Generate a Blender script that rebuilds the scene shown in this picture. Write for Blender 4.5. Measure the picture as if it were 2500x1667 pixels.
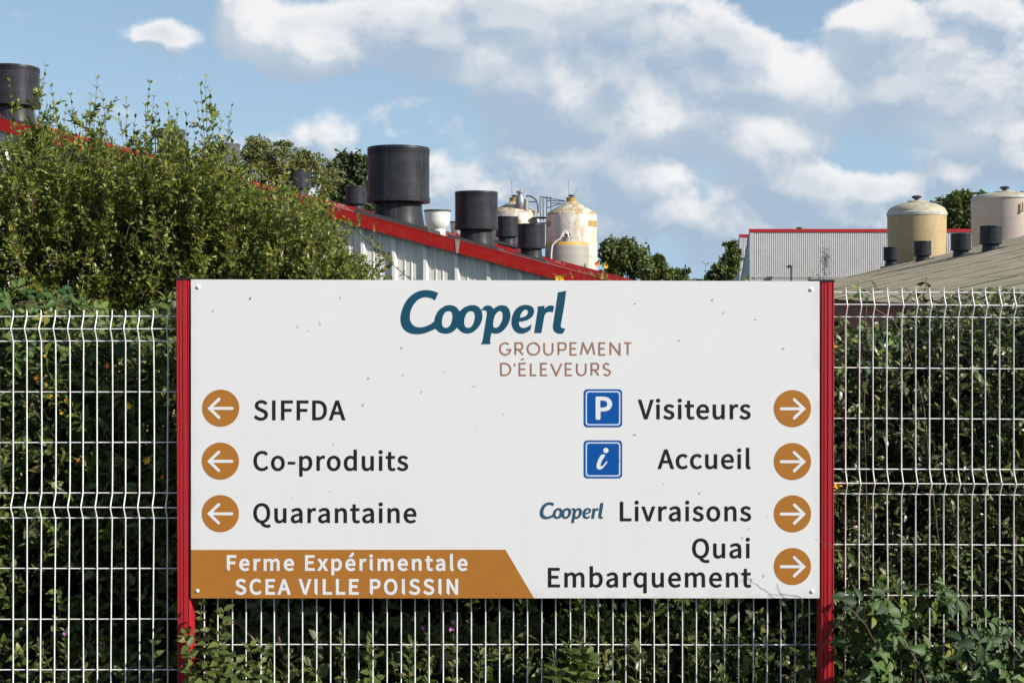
import bpy, bmesh, math, random, json
import numpy as np
from mathutils import Vector, Matrix

for o in list(bpy.data.objects): bpy.data.objects.remove(o)
SC = bpy.context.scene
COL = SC.collection
random.seed(7); RNG = np.random.default_rng(11)
R = math.radians

# ------------------------------------------------------------------ camera
F = 2778.0            # focal length in pixels of the 2500 px wide photograph (40 mm lens)
H = 1.78              # eye height
V0 = 705.0            # horizon row in the photograph
cam_d = bpy.data.cameras.new("camera"); cam_d.lens = 40.0; cam_d.sensor_width = 36.0
cam_d.shift_y = -(833.5 - V0) / 2500.0
cam_d.clip_start = 0.05; cam_d.clip_end = 6000
cam = bpy.data.objects.new("camera", cam_d); COL.objects.link(cam)
cam.location = (0, 0, H); cam.rotation_euler = (R(90), 0, 0)
SC.camera = cam

# ------------------------------------------------------------------ sun and sky
SUN = Vector((1.8, -1.0, 1.12)).normalized()
SUN_EL = math.asin(SUN.z); SUN_AZ = math.atan2(SUN.x, SUN.y)
sd = bpy.data.lights.new("sun", 'SUN'); sd.energy = 5.0; sd.angle = R(0.5); sd.color = (1.0, 0.955, 0.88)
so = bpy.data.objects.new("sun", sd); COL.objects.link(so)
so.rotation_euler = (-SUN).to_track_quat('-Z', 'Y').to_euler()
SC.view_settings.view_transform = 'Standard'; SC.view_settings.look = 'None'
SC.view_settings.exposure = 0.25; SC.view_settings.gamma = 1.0; SC.view_settings.use_curve_mapping = False
SC.cycles.max_bounces = 6; SC.cycles.transparent_max_bounces = 6
SC.cycles.caustics_reflective = False; SC.cycles.caustics_refractive = False

world = bpy.data.worlds.new("World"); SC.world = world; world.use_nodes = True
try:
    world.cycles.sampling_method = 'MANUAL'; world.cycles.sample_map_resolution = 256
except Exception: pass
WT = world.node_tree; WT.nodes.clear()

class NG:
    """small helper to write node maths"""
    def __init__(s, t): s.t = t
    def n(s, typ, **kw):
        nd = s.t.nodes.new(typ)
        for k, v in kw.items(): setattr(nd, k, v)
        return nd
    def _in(s, sock, v):
        if hasattr(v, 'is_linked') or isinstance(v, bpy.types.NodeSocket): s.t.links.new(v, sock)
        else: sock.default_value = v
    def m(s, op, a, b=None, c=None, clamp=False):
        nd = s.n('ShaderNodeMath', operation=op, use_clamp=clamp)
        s._in(nd.inputs[0], a)
        if b is not None: s._in(nd.inputs[1], b)
        if c is not None: s._in(nd.inputs[2], c)
        return nd.outputs[0]
    def v(s, op, a, b=None, out=0):
        nd = s.n('ShaderNodeVectorMath', operation=op)
        s._in(nd.inputs[0], a)
        if b is not None: s._in(nd.inputs[1], b)
        return nd.outputs[out]
    def ramp(s, x, stops, interp='LINEAR'):
        nd = s.n('ShaderNodeValToRGB'); cr = nd.color_ramp; cr.interpolation = interp
        while len(cr.elements) < len(stops): cr.elements.new(0.5)
        for e, (p, c) in zip(cr.elements, stops):
            e.position = p; e.color = (c[0], c[1], c[2], 1) if not isinstance(c, (int, float)) else (c, c, c, 1)
        s._in(nd.inputs[0], x); return nd.outputs[0]
    def noise(s, vec, scale, detail=4, rough=0.55, dist=0.0, out=0):
        nd = s.n('ShaderNodeTexNoise'); s._in(nd.inputs['Vector'], vec)
        nd.inputs['Scale'].default_value = scale; nd.inputs['Detail'].default_value = detail
        nd.inputs['Roughness'].default_value = rough; nd.inputs['Distortion'].default_value = dist
        return nd.outputs[out]
    def mix(s, f, a, b, mode='MIX'):
        nd = s.n('ShaderNodeMix', data_type='RGBA', blend_type=mode)
        s._in(nd.inputs[0], f); s._in(nd.inputs[6], a); s._in(nd.inputs[7], b); return nd.outputs[2]

# cumulus masses of this sky, given as the direction they stand in: (column, row, half width, half height, density)
CLOUDS = [(610,30,75,130,.6),(740,130,170,62,.6),(1050,60,330,110,.5),(335,92,75,30,.26),(425,112,85,36,.30),(385,100,60,32,.18),(1170,160,120,55,.4),
 (1330,235,150,75,.45),(1560,300,170,85,.62),(1500,100,260,130,.5),(1760,170,150,110,.45),(1980,190,220,120,.55),(2130,50,95,60,.55),
 (2330,230,260,100,.5),(1880,345,130,60,.62),(2010,450,150,55,.5),(1580,530,250,44,.5),(1500,470,260,50,.3),(1750,600,240,30,.3),(2250,440,200,40,.25),(2120,530,200,36,.5),
 (1480,400,260,70,.55),(2420,60,170,80,.3),(830,315,150,40,.12),(1010,335,130,70,-.3),(1080,480,180,30,.3),(2420,370,230,70,.45),(620,265,60,25,.15),
 (230,260,330,150,-.2),(1300,480,120,60,.2),(1180,330,120,80,.25),(840,230,150,30,-.1),(1920,40,70,45,-.3),(2160,410,190,40,-.3),(1690,440,70,70,-.25),(1700,262,130,34,-.25)]

def build_sky():
    g = bpy.data.node_groups.new("cloud_density", 'ShaderNodeTree')
    g.interface.new_socket("P", in_out='INPUT', socket_type='NodeSocketVector')
    g.interface.new_socket("D", in_out='OUTPUT', socket_type='NodeSocketFloat')
    N = NG(g); gi = N.n('NodeGroupInput'); go = N.n('NodeGroupOutput'); P = gi.outputs[0]
    wob = N.noise(P, 9.0, 3, .55, out=1)
    wob = N.v('MULTIPLY', N.v('SUBTRACT', wob, (.5,.5,.5)), (.075,.0,.055))
    wob2 = N.v('MULTIPLY', N.v('SUBTRACT', N.noise(P, 38.0, 4, .62, out=1), (.5,.5,.5)), (.022,.0,.018)); wob = N.v('ADD', wob, wob2)
    Q = N.v('ADD', P, wob)
    tot = None
    for (u, v, a, b, w) in CLOUDS:
        c = ((u-1250)/F, 0, (V0-v)/F)
        e = N.v('MULTIPLY', N.v('SUBTRACT', Q, c), (F/a, 0, F/b))
        q = N.v('DOT_PRODUCT', e, e, out=1)
        t = N.m('DIVIDE', w, N.m('MULTIPLY_ADD', q, q, 1.0))
        tot = t if tot is None else N.m('ADD', tot, t)
    P2 = N.v('MULTIPLY', P, (1.0, 1.0, 1.35))
    n1 = N.noise(P2, 5.2, 9, .60, .15)
    n2 = N.noise(P2, 21.0, 6, .62)
    d = N.m('MULTIPLY_ADD', N.m('SUBTRACT', n1, .5), 1.75, N.m('MULTIPLY_ADD', tot, .92, .58))
    d = N.m('MULTIPLY_ADD', n2, .42, d)
    vo = N.n('ShaderNodeTexVoronoi', feature='SMOOTH_F1'); g.links.new(N.v('ADD', P2, N.v('MULTIPLY', N.v('SUBTRACT', N.noise(P, 30.0, 3, .6, out=1), (.5,.5,.5)), (.06,.06,.06))), vo.inputs['Vector'])
    vo.inputs['Scale'].default_value = 17.0; vo.inputs['Smoothness'].default_value = .6
    d = N.m('MULTIPLY_ADD', N.m('SUBTRACT', .45, vo.outputs['Distance']), .50, d)
    g.links.new(d, go.inputs[0])
    N = NG(WT)
    tc = N.n('ShaderNodeTexCoord').outputs['Generated']
    sx = N.n('ShaderNodeSeparateXYZ'); WT.links.new(tc, sx.inputs[0])
    # directions ahead are written as slopes (x/y, z/y); behind the viewer the slopes are clamped and only the noise is left
    y = N.m('MAXIMUM', sx.outputs[1], .12)
    cmb = N.n('ShaderNodeCombineXYZ')
    WT.links.new(N.m('DIVIDE', sx.outputs[0], y), cmb.inputs[0])
    WT.links.new(N.m('MULTIPLY', N.m('MINIMUM', sx.outputs[1], .12), 4.0), cmb.inputs[1])
    WT.links.new(N.m('DIVIDE', sx.outputs[2], y), cmb.inputs[2])
    P = cmb.outputs[0]
    def dens(p):
        nd = N.n('ShaderNodeGroup'); nd.node_tree = g; WT.links.new(p, nd.inputs[0]); return nd.outputs[0]
    d0 = dens(P)
    d1 = dens(N.v('ADD', P, (.009, 0, .016)))
    low = N.n('ShaderNodeMapRange'); low.interpolation_type = 'SMOOTHSTEP'
    WT.links.new(d0, low.inputs[0]); low.inputs[1].default_value = .82; low.inputs[2].default_value = 1.19
    mask = low.outputs[0]
    lit = N.m('MULTIPLY_ADD', N.m('SUBTRACT', d0, d1), 2.7, .33, clamp=True)
    thick = N.n('ShaderNodeMapRange'); WT.links.new(d0, thick.inputs[0])
    thick.inputs[1].default_value = 1.0; thick.inputs[2].default_value = 1.55; thick.inputs[3].default_value = 1.15; thick.inputs[4].default_value = .5
    lit = N.m('MULTIPLY', lit, thick.outputs[0])
    # sunlit shoulders of the larger heaps
    wv = N.v('ADD', P, N.v('MULTIPLY', N.v('SUBTRACT', N.noise(P, 14.0, 4, .6, out=1), (.5,.5,.5)), (.07,0,.05)))
    for (u, v, a, b, w) in [(610,50,60,75,.5),(760,130,90,40,.4),(1180,165,85,40,.4),(1590,290,75,50,.55),(2130,50,70,42,.5),(1960,170,75,85,.45),(1890,345,80,42,.45),(2330,120,60,35,.3),(1640,430,90,24,.35),(2360,330,110,40,.3),(1400,215,60,40,.3)]:
        e = N.v('MULTIPLY', N.v('SUBTRACT', wv, ((u-1250)/F, 0, (V0-v)/F)), (F/a, 0, F/b)); q = N.v('DOT_PRODUCT', e, e, out=1)
        lit = N.m('ADD', lit, N.m('DIVIDE', w, N.m('MULTIPLY_ADD', q, q, 1.0)))
    ccol = N.ramp(lit, [(0.0, (.34,.43,.55)), (.22, (.42,.495,.58)), (.45, (.53,.575,.635)), (.7, (.68,.695,.72)), (1.0, (.79,.785,.78))])
    sky = N.n('ShaderNodeTexSky', sky_type='NISHITA'); sky.sun_disc = False
    sky.sun_elevation = SUN_EL; sky.sun_rotation = SUN_AZ; sky.air_density = 1.0; sky.dust_density = .6; sky.ozone_density = 1.6
    b0 = N.n('ShaderNodeBackground'); WT.links.new(sky.outputs[0], b0.inputs[0]); b0.inputs[1].default_value = SKY_STRENGTH
    # moist air: the clear sky pales to a soft blue low down, all the way round
    bh = N.n('ShaderNodeBackground'); bh.inputs[0].default_value = (.335, .495, .665, 1)
    b1 = N.n('ShaderNodeMixShader'); WT.links.new(b0.outputs[0], b1.inputs[1]); WT.links.new(bh.outputs[0], b1.inputs[2])
    WT.links.new(N.m('POWER', 2.718, N.m('MULTIPLY', N.m('MAXIMUM', sx.outputs[2], 0.0), -3.2)), b1.inputs[0])
    b2 = N.n('ShaderNodeBackground'); WT.links.new(ccol, b2.inputs[0]); b2.inputs[1].default_value = 1.0
    ms = N.n('ShaderNodeMixShader'); WT.links.new(N.m('MULTIPLY', mask, .93), ms.inputs[0]); WT.links.new(b1.outputs[0], ms.inputs[1]); WT.links.new(b2.outputs[0], ms.inputs[2])
    wo = N.n('ShaderNodeOutputWorld'); WT.links.new(ms.outputs[0], wo.inputs[0])
SKY_STRENGTH = 0.098
build_sky()

# ------------------------------------------------------------------ helpers
def P(u, v, Y): return Vector(((u-1250.0)/F*Y, Y, H+(V0-v)/F*Y))

def lnk(name, me, mat=None, parent=None):
    o = bpy.data.objects.new(name, me); COL.objects.link(o)
    if mat is not None and me is not None and not me.materials: me.materials.append(mat)
    if parent is not None: o.parent = parent
    return o
def thing(name, label, cat, loc=(0,0,0), rz=0.0, group=None):
    o = bpy.data.objects.new(name, None); COL.objects.link(o); o.empty_display_size = .2
    o.location = loc; o.rotation_euler = (0, 0, rz); o['label'] = label; o['category'] = cat
    if group: o['group'] = group
    return o
def copy_part(o, parent):
    c = o.copy(); COL.objects.link(c); c.parent = parent; return c
def copy_tree(root, loc, rz, label, scale=None):
    r = root.copy(); COL.objects.link(r); r.location = loc; r.rotation_euler = (0,0,rz); r['label'] = label
    if scale is not None: r.scale = (scale,)*3
    for ch in list(root.children):
        c = ch.copy(); COL.objects.link(c); c.parent = r
        for g in ch.children:
            d = g.copy(); COL.objects.link(d); d.parent = c
    return r

class MB:
    """collects simple shapes in one mesh"""
    def __init__(s): s.v = []; s.f = []
    def add(s, vs, fs):
        b = len(s.v); s.v += [tuple(x) for x in vs]; s.f += [tuple(b+i for i in f) for f in fs]
    def box(s, a, b):
        x0,y0,z0 = a; x1,y1,z1 = b
        s.add([(x0,y0,z0),(x1,y0,z0),(x1,y1,z0),(x0,y1,z0),(x0,y0,z1),(x1,y0,z1),(x1,y1,z1),(x0,y1,z1)],
              [(0,3,2,1),(4,5,6,7),(0,1,5,4),(1,2,6,5),(2,3,7,6),(3,0,4,7)])
    def hexa(s, q):      # eight corners, bottom ring then top ring
        s.add(q, [(0,3,2,1),(4,5,6,7),(0,1,5,4),(1,2,6,5),(2,3,7,6),(3,0,4,7)])
    def tube(s, pts, r, n=6, cap=True):
        pts = [Vector(p) for p in pts]; m = len(pts); rs = r if isinstance(r,(list,tuple)) else [r]*m
        ref = None; rings = []
        for i, p in enumerate(pts):
            d = (pts[min(i+1,m-1)]-pts[max(i-1,0)]).normalized()
            if ref is None: ref = d.orthogonal().normalized()
            ref = (ref - d*ref.dot(d)).normalized(); w = d.cross(ref)
            rings.append([p+(ref*math.cos(2*math.pi*k/n)+w*math.sin(2*math.pi*k/n))*rs[i] for k in range(n)])
        vs = [q for rg in rings for q in rg]; fs = []
        for i in range(m-1):
            for k in range(n):
                a=i*n+k; b=i*n+(k+1)%n; fs.append((a,b,b+n,a+n))
        if cap: fs += [tuple(range(n-1,-1,-1)), tuple(range((m-1)*n, m*n))]
        s.add(vs, fs)
    def lathe(s, prof, n=32, c=(0,0,0), closed=False):
        vs=[]; fs=[]
        for (r,z) in prof:
            for k in range(n):
                a=2*math.pi*k/n; vs.append((c[0]+r*math.cos(a), c[1]+r*math.sin(a), c[2]+z))
        for i in range(len(prof)-1):
            for k in range(n):
                a=i*n+k; b=i*n+(k+1)%n; fs.append((a,b,b+n,a+n))
        if prof[0][0] > 1e-4 and closed: fs.append(tuple(range(n-1,-1,-1)))
        if prof[-1][0] > 1e-4 and closed: fs.append(tuple(range((len(prof)-1)*n, len(prof)*n)))
        s.add(vs, fs)
    def build(s, name, mat=None, parent=None, smooth=False, bevel=0, angle=40):
        me = bpy.data.meshes.new(name); me.from_pydata(s.v, [], s.f); me.validate(); me.update()
        if bevel > 0:
            bm = bmesh.new(); bm.from_mesh(me)
            es = [e for e in bm.edges if len(e.link_faces)==2 and e.calc_face_angle(0) > .6]
            bmesh.ops.bevel(bm, geom=es, offset=bevel, segments=2, affect='EDGES', clamp_overlap=True)
            bm.to_mesh(me); bm.free()
        if smooth:
            for p in me.polygons: p.use_smooth = True
            try: me.set_sharp_from_angle(angle=R(angle))
            except Exception: pass
        return lnk(name, me, mat, parent)

def tri_mesh(name, V, T, mat, parent=None):
    me = bpy.data.meshes.new(name); V = np.ascontiguousarray(V, dtype=np.float32); T = np.ascontiguousarray(T, dtype=np.int32)
    me.vertices.add(len(V)); me.vertices.foreach_set('co', V.ravel())
    me.loops.add(len(T)*3); me.loops.foreach_set('vertex_index', T.ravel())
    me.polygons.add(len(T)); me.polygons.foreach_set('loop_start', np.arange(0, len(T)*3, 3, dtype=np.int32))
    me.polygons.foreach_set('loop_total', np.full(len(T), 3, dtype=np.int32))
    me.update(calc_edges=True); me.validate()
    return lnk(name, me, mat, parent)

# ------------------------------------------------------------------ materials
def newmat(name):
    m = bpy.data.materials.new(name); m.use_nodes = True; t = m.node_tree
    b = t.nodes['Principled BSDF']; return m, t, b, NG(t)
def objco(N, scale=(1,1,1)):
    o = N.n('ShaderNodeTexCoord').outputs['Object']
    return N.v('MULTIPLY', o, scale)
def bump(N, b, h, strength=.3, dist=.01):
    nd = N.n('ShaderNodeBump'); nd.inputs['Strength'].default_value = strength; nd.inputs['Distance'].default_value = dist
    N._in(nd.inputs['Height'], h); N.t.links.new(nd.outputs[0], b.inputs['Normal'])
def plain(name, col, rough=.6, var=.12, scale=(3,3,3), metal=0, bmp=.0, spec=.5, dirt=None, dirt_amt=.5, dirt_scale=2.0):
    m, t, b, N = newmat(name); c = objco(N, scale)
    n = N.noise(c, 1.0, 6, .6)
    base = N.ramp(n, [(.25, [x*(1-var) for x in col]), (.75, [min(1, x*(1+var)) for x in col])])
    if dirt is not None:
        k = N.m('MULTIPLY', N.ramp(N.noise(objco(N), dirt_scale, 8, .68), [(.46, 0.0), (.66, 1.0)]), dirt_amt)
        base = N.mix(k, base, (*dirt, 1))
    t.links.new(base, b.inputs['Base Color']); b.inputs['Roughness'].default_value = rough
    b.inputs['Metallic'].default_value = metal; b.inputs['Specular IOR Level'].default_value = spec
    if bmp: bump(N, b, N.noise(c, 6.0, 5, .6), bmp)
    return m
def leafmat(name, stops, rough=.42, trans=.28, spec=.5, clump=.35):
    m, t, b, N = newmat(name)
    r = N.n('ShaderNodeNewGeometry').outputs['Random Per Island']
    c = N.ramp(r, stops)
    n = N.noise(objco(N), 3.2, 3, .5)
    c = N.mix(N.m('MULTIPLY', n, clump), c, [x*.8 for x in stops[0][1]]+[1])
    t.links.new(c, b.inputs['Base Color']); b.inputs['Roughness'].default_value = rough; b.inputs['Specular IOR Level'].default_value = spec
    tr = N.n('ShaderNodeBsdfTranslucent'); t.links.new(N.mix(.5, c, (.16,.2,.02,1)), tr.inputs[0])
    ms = N.n('ShaderNodeMixShader'); ms.inputs[0].default_value = trans
    t.links.new(b.outputs[0], ms.inputs[1]); t.links.new(tr.outputs[0], ms.inputs[2])
    t.links.new(ms.outputs[0], t.nodes['Material Output'].inputs[0]); return m

M = {}
M['soil'] = plain('soil', (.035,.03,.018), .95, .4, (2,2,2), bmp=.6, dirt=(.03,.045,.012), dirt_amt=.8)
M['twig'] = plain('twig_bark', (.085,.05,.032), .8, .3, (9,9,9))
M['twig_dark'] = plain('dark_twig_bark', (.035,.026,.02), .9, .3, (9,9,9))
M['cane'] = plain('bramble_cane', (.10,.06,.035), .6, .35, (12,12,12))
M['bark'] = plain('tree_bark', (.07,.055,.04), .9, .3, (4,4,4))
M['shrub_leaf'] = leafmat('shrub_leaf', [(0,(.045,.072,.012)),(.3,(.13,.175,.025)),(.65,(.225,.265,.040)),(.88,(.34,.36,.06)),(1,(.42,.36,.08))], .36, .45, .55, .10)
M['shrub_leaf_painted_shade'] = leafmat('shrub_leaf_painted_shade', [(0,(.016,.026,.006)),(.6,(.045,.065,.014)),(1,(.08,.10,.022))], .5, .12, .3)  # darker copy of the shrub leaf, inner shade put into its colour
M['hedge_leaf'] = leafmat('hedge_leaf', [(0,(.040,.066,.012)),(.5,(.095,.145,.025)),(.85,(.16,.21,.04)),(1,(.26,.24,.06))], .45, .2, .45)
M['grey_leaf'] = leafmat('grey_green_leaf', [(0,(.050,.062,.020)),(.5,(.115,.135,.046)),(.88,(.18,.195,.07)),(1,(.26,.20,.07))], .36, .16, .55)
M['weed_leaf'] = leafmat('weed_leaf', [(0,(.06,.09,.02)),(.5,(.11,.15,.035)),(.85,(.16,.19,.05)),(1,(.24,.21,.06))], .5, .28, .4)
M['bramble_leaf'] = leafmat('bramble_leaf', [(0,(.034,.058,.024)),(.6,(.05,.078,.032)),(.92,(.064,.098,.034)),(1,(.11,.15,.025))], .55, .18, .35, .15)
M['core_leaf'] = leafmat('painted_shade_leaf', [(0,(.003,.004,.0015)),(.7,(.008,.012,.004)),(1,(.016,.022,.008))], .8, .03, .1)  # hedge interior shade painted as a near-black leaf colour
M['tree_leaf'] = leafmat('tree_leaf', [(0,(.07,.10,.025)),(.5,(.13,.17,.045)),(1,(.20,.225,.065))], .5, .25, .4)
M['pale_tree_leaf'] = leafmat('pale_tree_leaf', [(0,(.12,.14,.04)),(.5,(.20,.215,.07)),(1,(.30,.28,.10))], .5, .35, .4)
M['dark_tree_leaf'] = leafmat('dark_tree_leaf', [(0,(.035,.055,.020)),(.5,(.065,.09,.03)),(1,(.11,.13,.045))], .5, .15, .4)
M['petal_yellow'] = plain('yellow_petal', (.80,.46,.01), .5, .1)
M['petal_orange'] = plain('orange_petal', (.75,.22,.01), .5, .1)
M['petal_pink'] = plain('pink_petal', (.55,.14,.42), .5, .1)
M['seed'] = plain('dry_seed_head', (.11,.065,.05), .9, .3, (30,30,30))

# ------------------------------------------------------------------ leaves
def ltemplate(kind):
    if kind == 'small':
        V = [(0,0,0),(.5,-.5,.10),(1,0,-.04),(.5,.5,.10)]; T = [(0,1,2),(0,2,3)]
    elif kind == 'lance':
        V = [(0,0,0),(.35,-.5,.05),(.36,0,-.02),(.35,.5,.05),(.72,-.34,-.01),(.72,.34,-.01),(1,0,-.16)]
        T = [(0,1,2),(0,2,3),(1,4,2),(2,4,5),(2,5,3),(4,6,5)]
    elif kind == 'ovate':
        V = [(0,0,0),(.15,-.38,.04),(.15,.38,.04),(.42,-.5,.07),(.42,0,-.02),(.42,.5,.07),(.72,-.30,.02),(.72,.30,.02),(1,0,-.14)]
        T = [(0,1,4),(0,4,2),(1,3,4),(2,4,5),(3,6,4),(4,7,5),(4,6,7),(6,8,7)]
    elif kind == 'heart':
        V = [(0,0,0),(-.12,-.28,.03),(-.12,.28,.03),(.15,-.52,.06),(.15,.52,.06),(.45,-.42,.05),(.45,0,-.03),(.45,.42,.05),(1,0,-.12)]
        T = [(0,1,3),(0,3,6),(0,4,2),(0,6,4),(3,5,6),(4,6,7),(5,8,6),(6,8,7)]
    return np.array(V, float), np.array(T, int)

def norm(a): return a/np.maximum(np.linalg.norm(a, axis=-1, keepdims=True), 1e-9)
def leaves(name, mat, kind, B, D, Nn, L, W, parent=None):
    """one mesh of many leaves: base B, axis D, normal Nn, length L, width W"""
    tv, tt = ltemplate(kind); n = len(B)
    D = norm(D); S = norm(np.cross(D, Nn)); U = np.cross(S, D)
    V = (B[:,None,:] + D[:,None,:]*(L[:,None,None]*tv[None,:,0:1]) + S[:,None,:]*(W[:,None,None]*tv[None,:,1:2])
         + U[:,None,:]*(L[:,None,None]*tv[None,:,2:3]))
    T = tt[None]+ (np.arange(n)*len(tv))[:,None,None]
    return tri_mesh(name, V.reshape(-1,3), T.reshape(-1,3), mat, parent)

def prisms(name, lines, r0, r1, mat, parent=None, sides=3):
    """thin tapering stems along polylines (n, m, 3)"""
    A = np.asarray(lines, float); n, m, _ = A.shape
    d = norm(np.gradient(A, axis=1)); ref = np.array([.31,.77,.12])
    a = norm(np.cross(d, ref)); b = np.cross(d, a)
    r = (np.asarray(r0).reshape(-1,1,1)*np.ones((n,1,1)))*(1-np.linspace(0,1,m))[None,:,None] + (np.asarray(r1).reshape(-1,1,1)*np.ones((n,1,1)))*np.linspace(0,1,m)[None,:,None]
    rings = [A + r*(a*math.cos(2*math.pi*k/sides)+b*math.sin(2*math.pi*k/sides)) for k in range(sides)]
    V = np.stack(rings, 2)                                  # n,m,sides,3
    idx = np.arange(n*m*sides).reshape(n,m,sides)
    i0 = idx[:,:-1,:]; i1 = np.roll(i0,-1,axis=2); j0 = idx[:,1:,:]; j1 = np.roll(j0,-1,axis=2)
    T = np.concatenate([np.stack([i0,i1,j1],-1).reshape(-1,3), np.stack([i0,j1,j0],-1).reshape(-1,3)])
    return tri_mesh(name, V.reshape(-1,3), T, mat, parent)

def bezier_lines(A, C, B, m):
    t = np.linspace(0,1,m)[None,:,None]
    return A[:,None]*(1-t)**2 + C[:,None]*2*t*(1-t) + B[:,None]*t**2

def leafy_shoots(lines, per, spread, phase=None, droop=0.0, pair=True, start=.1, tipk=1.0, up=.35):
    """leaves set along shoots: returns base, dir, normal, position on the shoot"""
    n, m, _ = lines.shape
    t = np.linspace(start, 1.0, per); ti = t*(m-1); i = np.minimum(ti.astype(int), m-2); f = (ti-i)[None,:,None]
    pos = lines[:,i]*(1-f)+lines[:,i+1]*f; ax = norm(lines[:,i+1]-lines[:,i])
    ref = np.array([.2,.9,.1]); a = norm(np.cross(ax, ref)); b = np.cross(ax, a)
    ph = RNG.uniform(0, 6.28, (n,1)) + np.arange(per)[None,:]*(1.57 if pair else 2.4) + RNG.normal(0,.35,(n,per))
    outs = []
    for k in ((0, math.pi) if pair else (0,)):
        p = (ph+k)[...,None]; rad = a*np.cos(p)+b*np.sin(p)
        ang = (spread + RNG.normal(0,.2,(n,per)))[...,None]*(1.0-(1-tipk)*t[None,:,None])
        d = ax*np.cos(ang)+rad*np.sin(ang); d[...,2] -= droop
        nn = norm(ax*np.sin(ang)*.7-rad*np.cos(ang)*.6 + np.array([.75,-.5,up]) + RNG.normal(0,.32,d.shape))
        outs.append((pos.reshape(-1,3), d.reshape(-1,3), nn.reshape(-1,3), np.broadcast_to(t,(n,per)).ravel()))
    return tuple(np.concatenate([o[j] for o in outs]) for j in range(4))

# ------------------------------------------------------------------ ground
def terrain(x, y):
    k = min(1.0, max(0.0, (y-8.5)/5.0)); k = k*k*(3-2*k)
    return -1.6*k + .02*math.sin(x*1.7+y)*(1-k)
def build_ground():
    ys = [-60,-20,-6,-2,0,1.5,3,4,4.6,5.2,6,7,8,9,10,11,12,13,14,16,20,30,50,90,200,600,1600,4200]
    xs = [-3500,-900,-200,-60,-25,-12,-8,-6,-4,-3,-2,-1,0,1,2,3,4,6,8,12,25,60,200,900,3500]
    m = MB(); vs = [(x,y,terrain(x,y)) for y in ys for x in xs]; nx = len(xs)
    fs = [(j*nx+i, j*nx+i+1, (j+1)*nx+i+1, (j+1)*nx+i) for j in range(len(ys)-1) for i in range(nx-1)]
    m.add(vs, fs); o = m.build('ground', M['soil'], smooth=True); o['kind'] = 'structure'
build_ground()
def mirror_verge():
    # short grass on the near verge, below the picture
    n = 9000; X = RNG.uniform(-3.2,3.6,n); Y = RNG.uniform(2.2,4.9,n)
    B = np.stack([X,Y,np.zeros(n)],1); D = norm(np.stack([RNG.normal(0,.35,n),RNG.normal(0,.35,n),np.ones(n)],1))
    o = leaves('grass', M['weed_leaf'], 'small', B, D, RNG.normal(0,1,(n,3))+np.array([0,-1,0]), RNG.uniform(.06,.15,n), np.full(n,.006))
    o['kind'] = 'stuff'; o['label'] = 'short rough grass on the verge at the foot of the fence'; o['category'] = 'grass'
mirror_verge()

# ------------------------------------------------------------------ barns and their fans
M['red_metal'] = plain('red_trim', (.37,.009,.006), .5, .08, (1,1,1), spec=.25, dirt=(.40,.12,.09), dirt_amt=.16, dirt_scale=7)
def worn_red():
    m, t, b, N = newmat('worn_red_trim'); c = objco(N)
    n = N.noise(c, 7.0, 9, .72); n2 = N.noise(c, 1.1, 3, .5)
    k = N.ramp(N.m('MULTIPLY_ADD', n2, .55, N.m('MULTIPLY', n, .6)), [(.60, 0.0), (.68, 1.0)])
    base = N.mix(N.noise(c, 2.2, 5, .6), (.44,.010,.007,1), (.36,.011,.009,1))
    t.links.new(N.mix(N.m('MULTIPLY', k, .75), base, (.50,.30,.27,1)), b.inputs['Base Color'])
    b.inputs['Roughness'].default_value = .45; return m
M['worn_red'] = worn_red()
M['old_roof'] = plain('weathered_red_roof', (.17,.045,.035), .75, .2, (2,2,2), dirt=(.26,.24,.21), dirt_amt=.7, dirt_scale=2)
M['joint'] = plain('weathered_joint', (.36,.33,.30), .8, .3, (20,20,20), dirt=(.3,.05,.04), dirt_amt=.4, dirt_scale=12)
def panel_wall():
    m, t, b, N = newmat('wall_sheet'); c = objco(N)
    streak = N.noise(N.v('MULTIPLY', c, (9,9,.8)), 1.0, 6, .65)
    base = N.ramp(streak, [(.3,(.64,.60,.52)),(.62,(.80,.76,.68))])
    k = N.ramp(N.noise(N.v('MULTIPLY', c, (2.5,2.5,1.6)), 1.0, 7, .7), [(.5,0.0),(.7,1.0)])
    t.links.new(N.mix(N.m('MULTIPLY',k,.45), base, (.30,.31,.22,1)), b.inputs['Base Color'])
    b.inputs['Roughness'].default_value = .6; return m
M['wall_sheet'] = panel_wall()
M['rib'] = plain('rib_sheet', (.86,.83,.76), .55, .08, (4,4,1), dirt=(.4,.4,.3), dirt_amt=.3)
M['soffit'] = plain('soffit_dark', (.10,.08,.07), .8)
def black_plastic():
    m, t, b, N = newmat('black_plastic'); c = objco(N)
    n = N.noise(N.v('MULTIPLY', c, (2,2,5)), 1.0, 6, .6)
    col = N.ramp(n, [(.25,(.018,.019,.023)),(.75,(.040,.041,.047))])
    dust = N.ramp(N.noise(N.v('MULTIPLY', c, (9,9,1.2)), 1.0, 7, .7), [(.52,0.0),(.72,1.0)])
    t.links.new(N.mix(N.m('MULTIPLY', dust, .35), col, (.14,.135,.125,1)), b.inputs['Base Color'])
    b.inputs['Roughness'].default_value = .36; b.inputs['Specular IOR Level'].default_value = .16
    t.links.new(N.ramp(N.noise(c, 3.0, 5, .6), [(.3,.30),(.7,.46)]), b.inputs['Roughness']); return m
M['vent'] = black_plastic()
M['vent_grey'] = plain('faded_plastic', (.085,.085,.09), .55, .15, (2,2,6))
M['white_vent'] = plain('white_enamel', (.72,.71,.66), .5, .05, (2,2,6))
M['fibre_dark'] = plain('flashing', (.040,.040,.042), .62, .2, (6,6,6))

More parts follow.
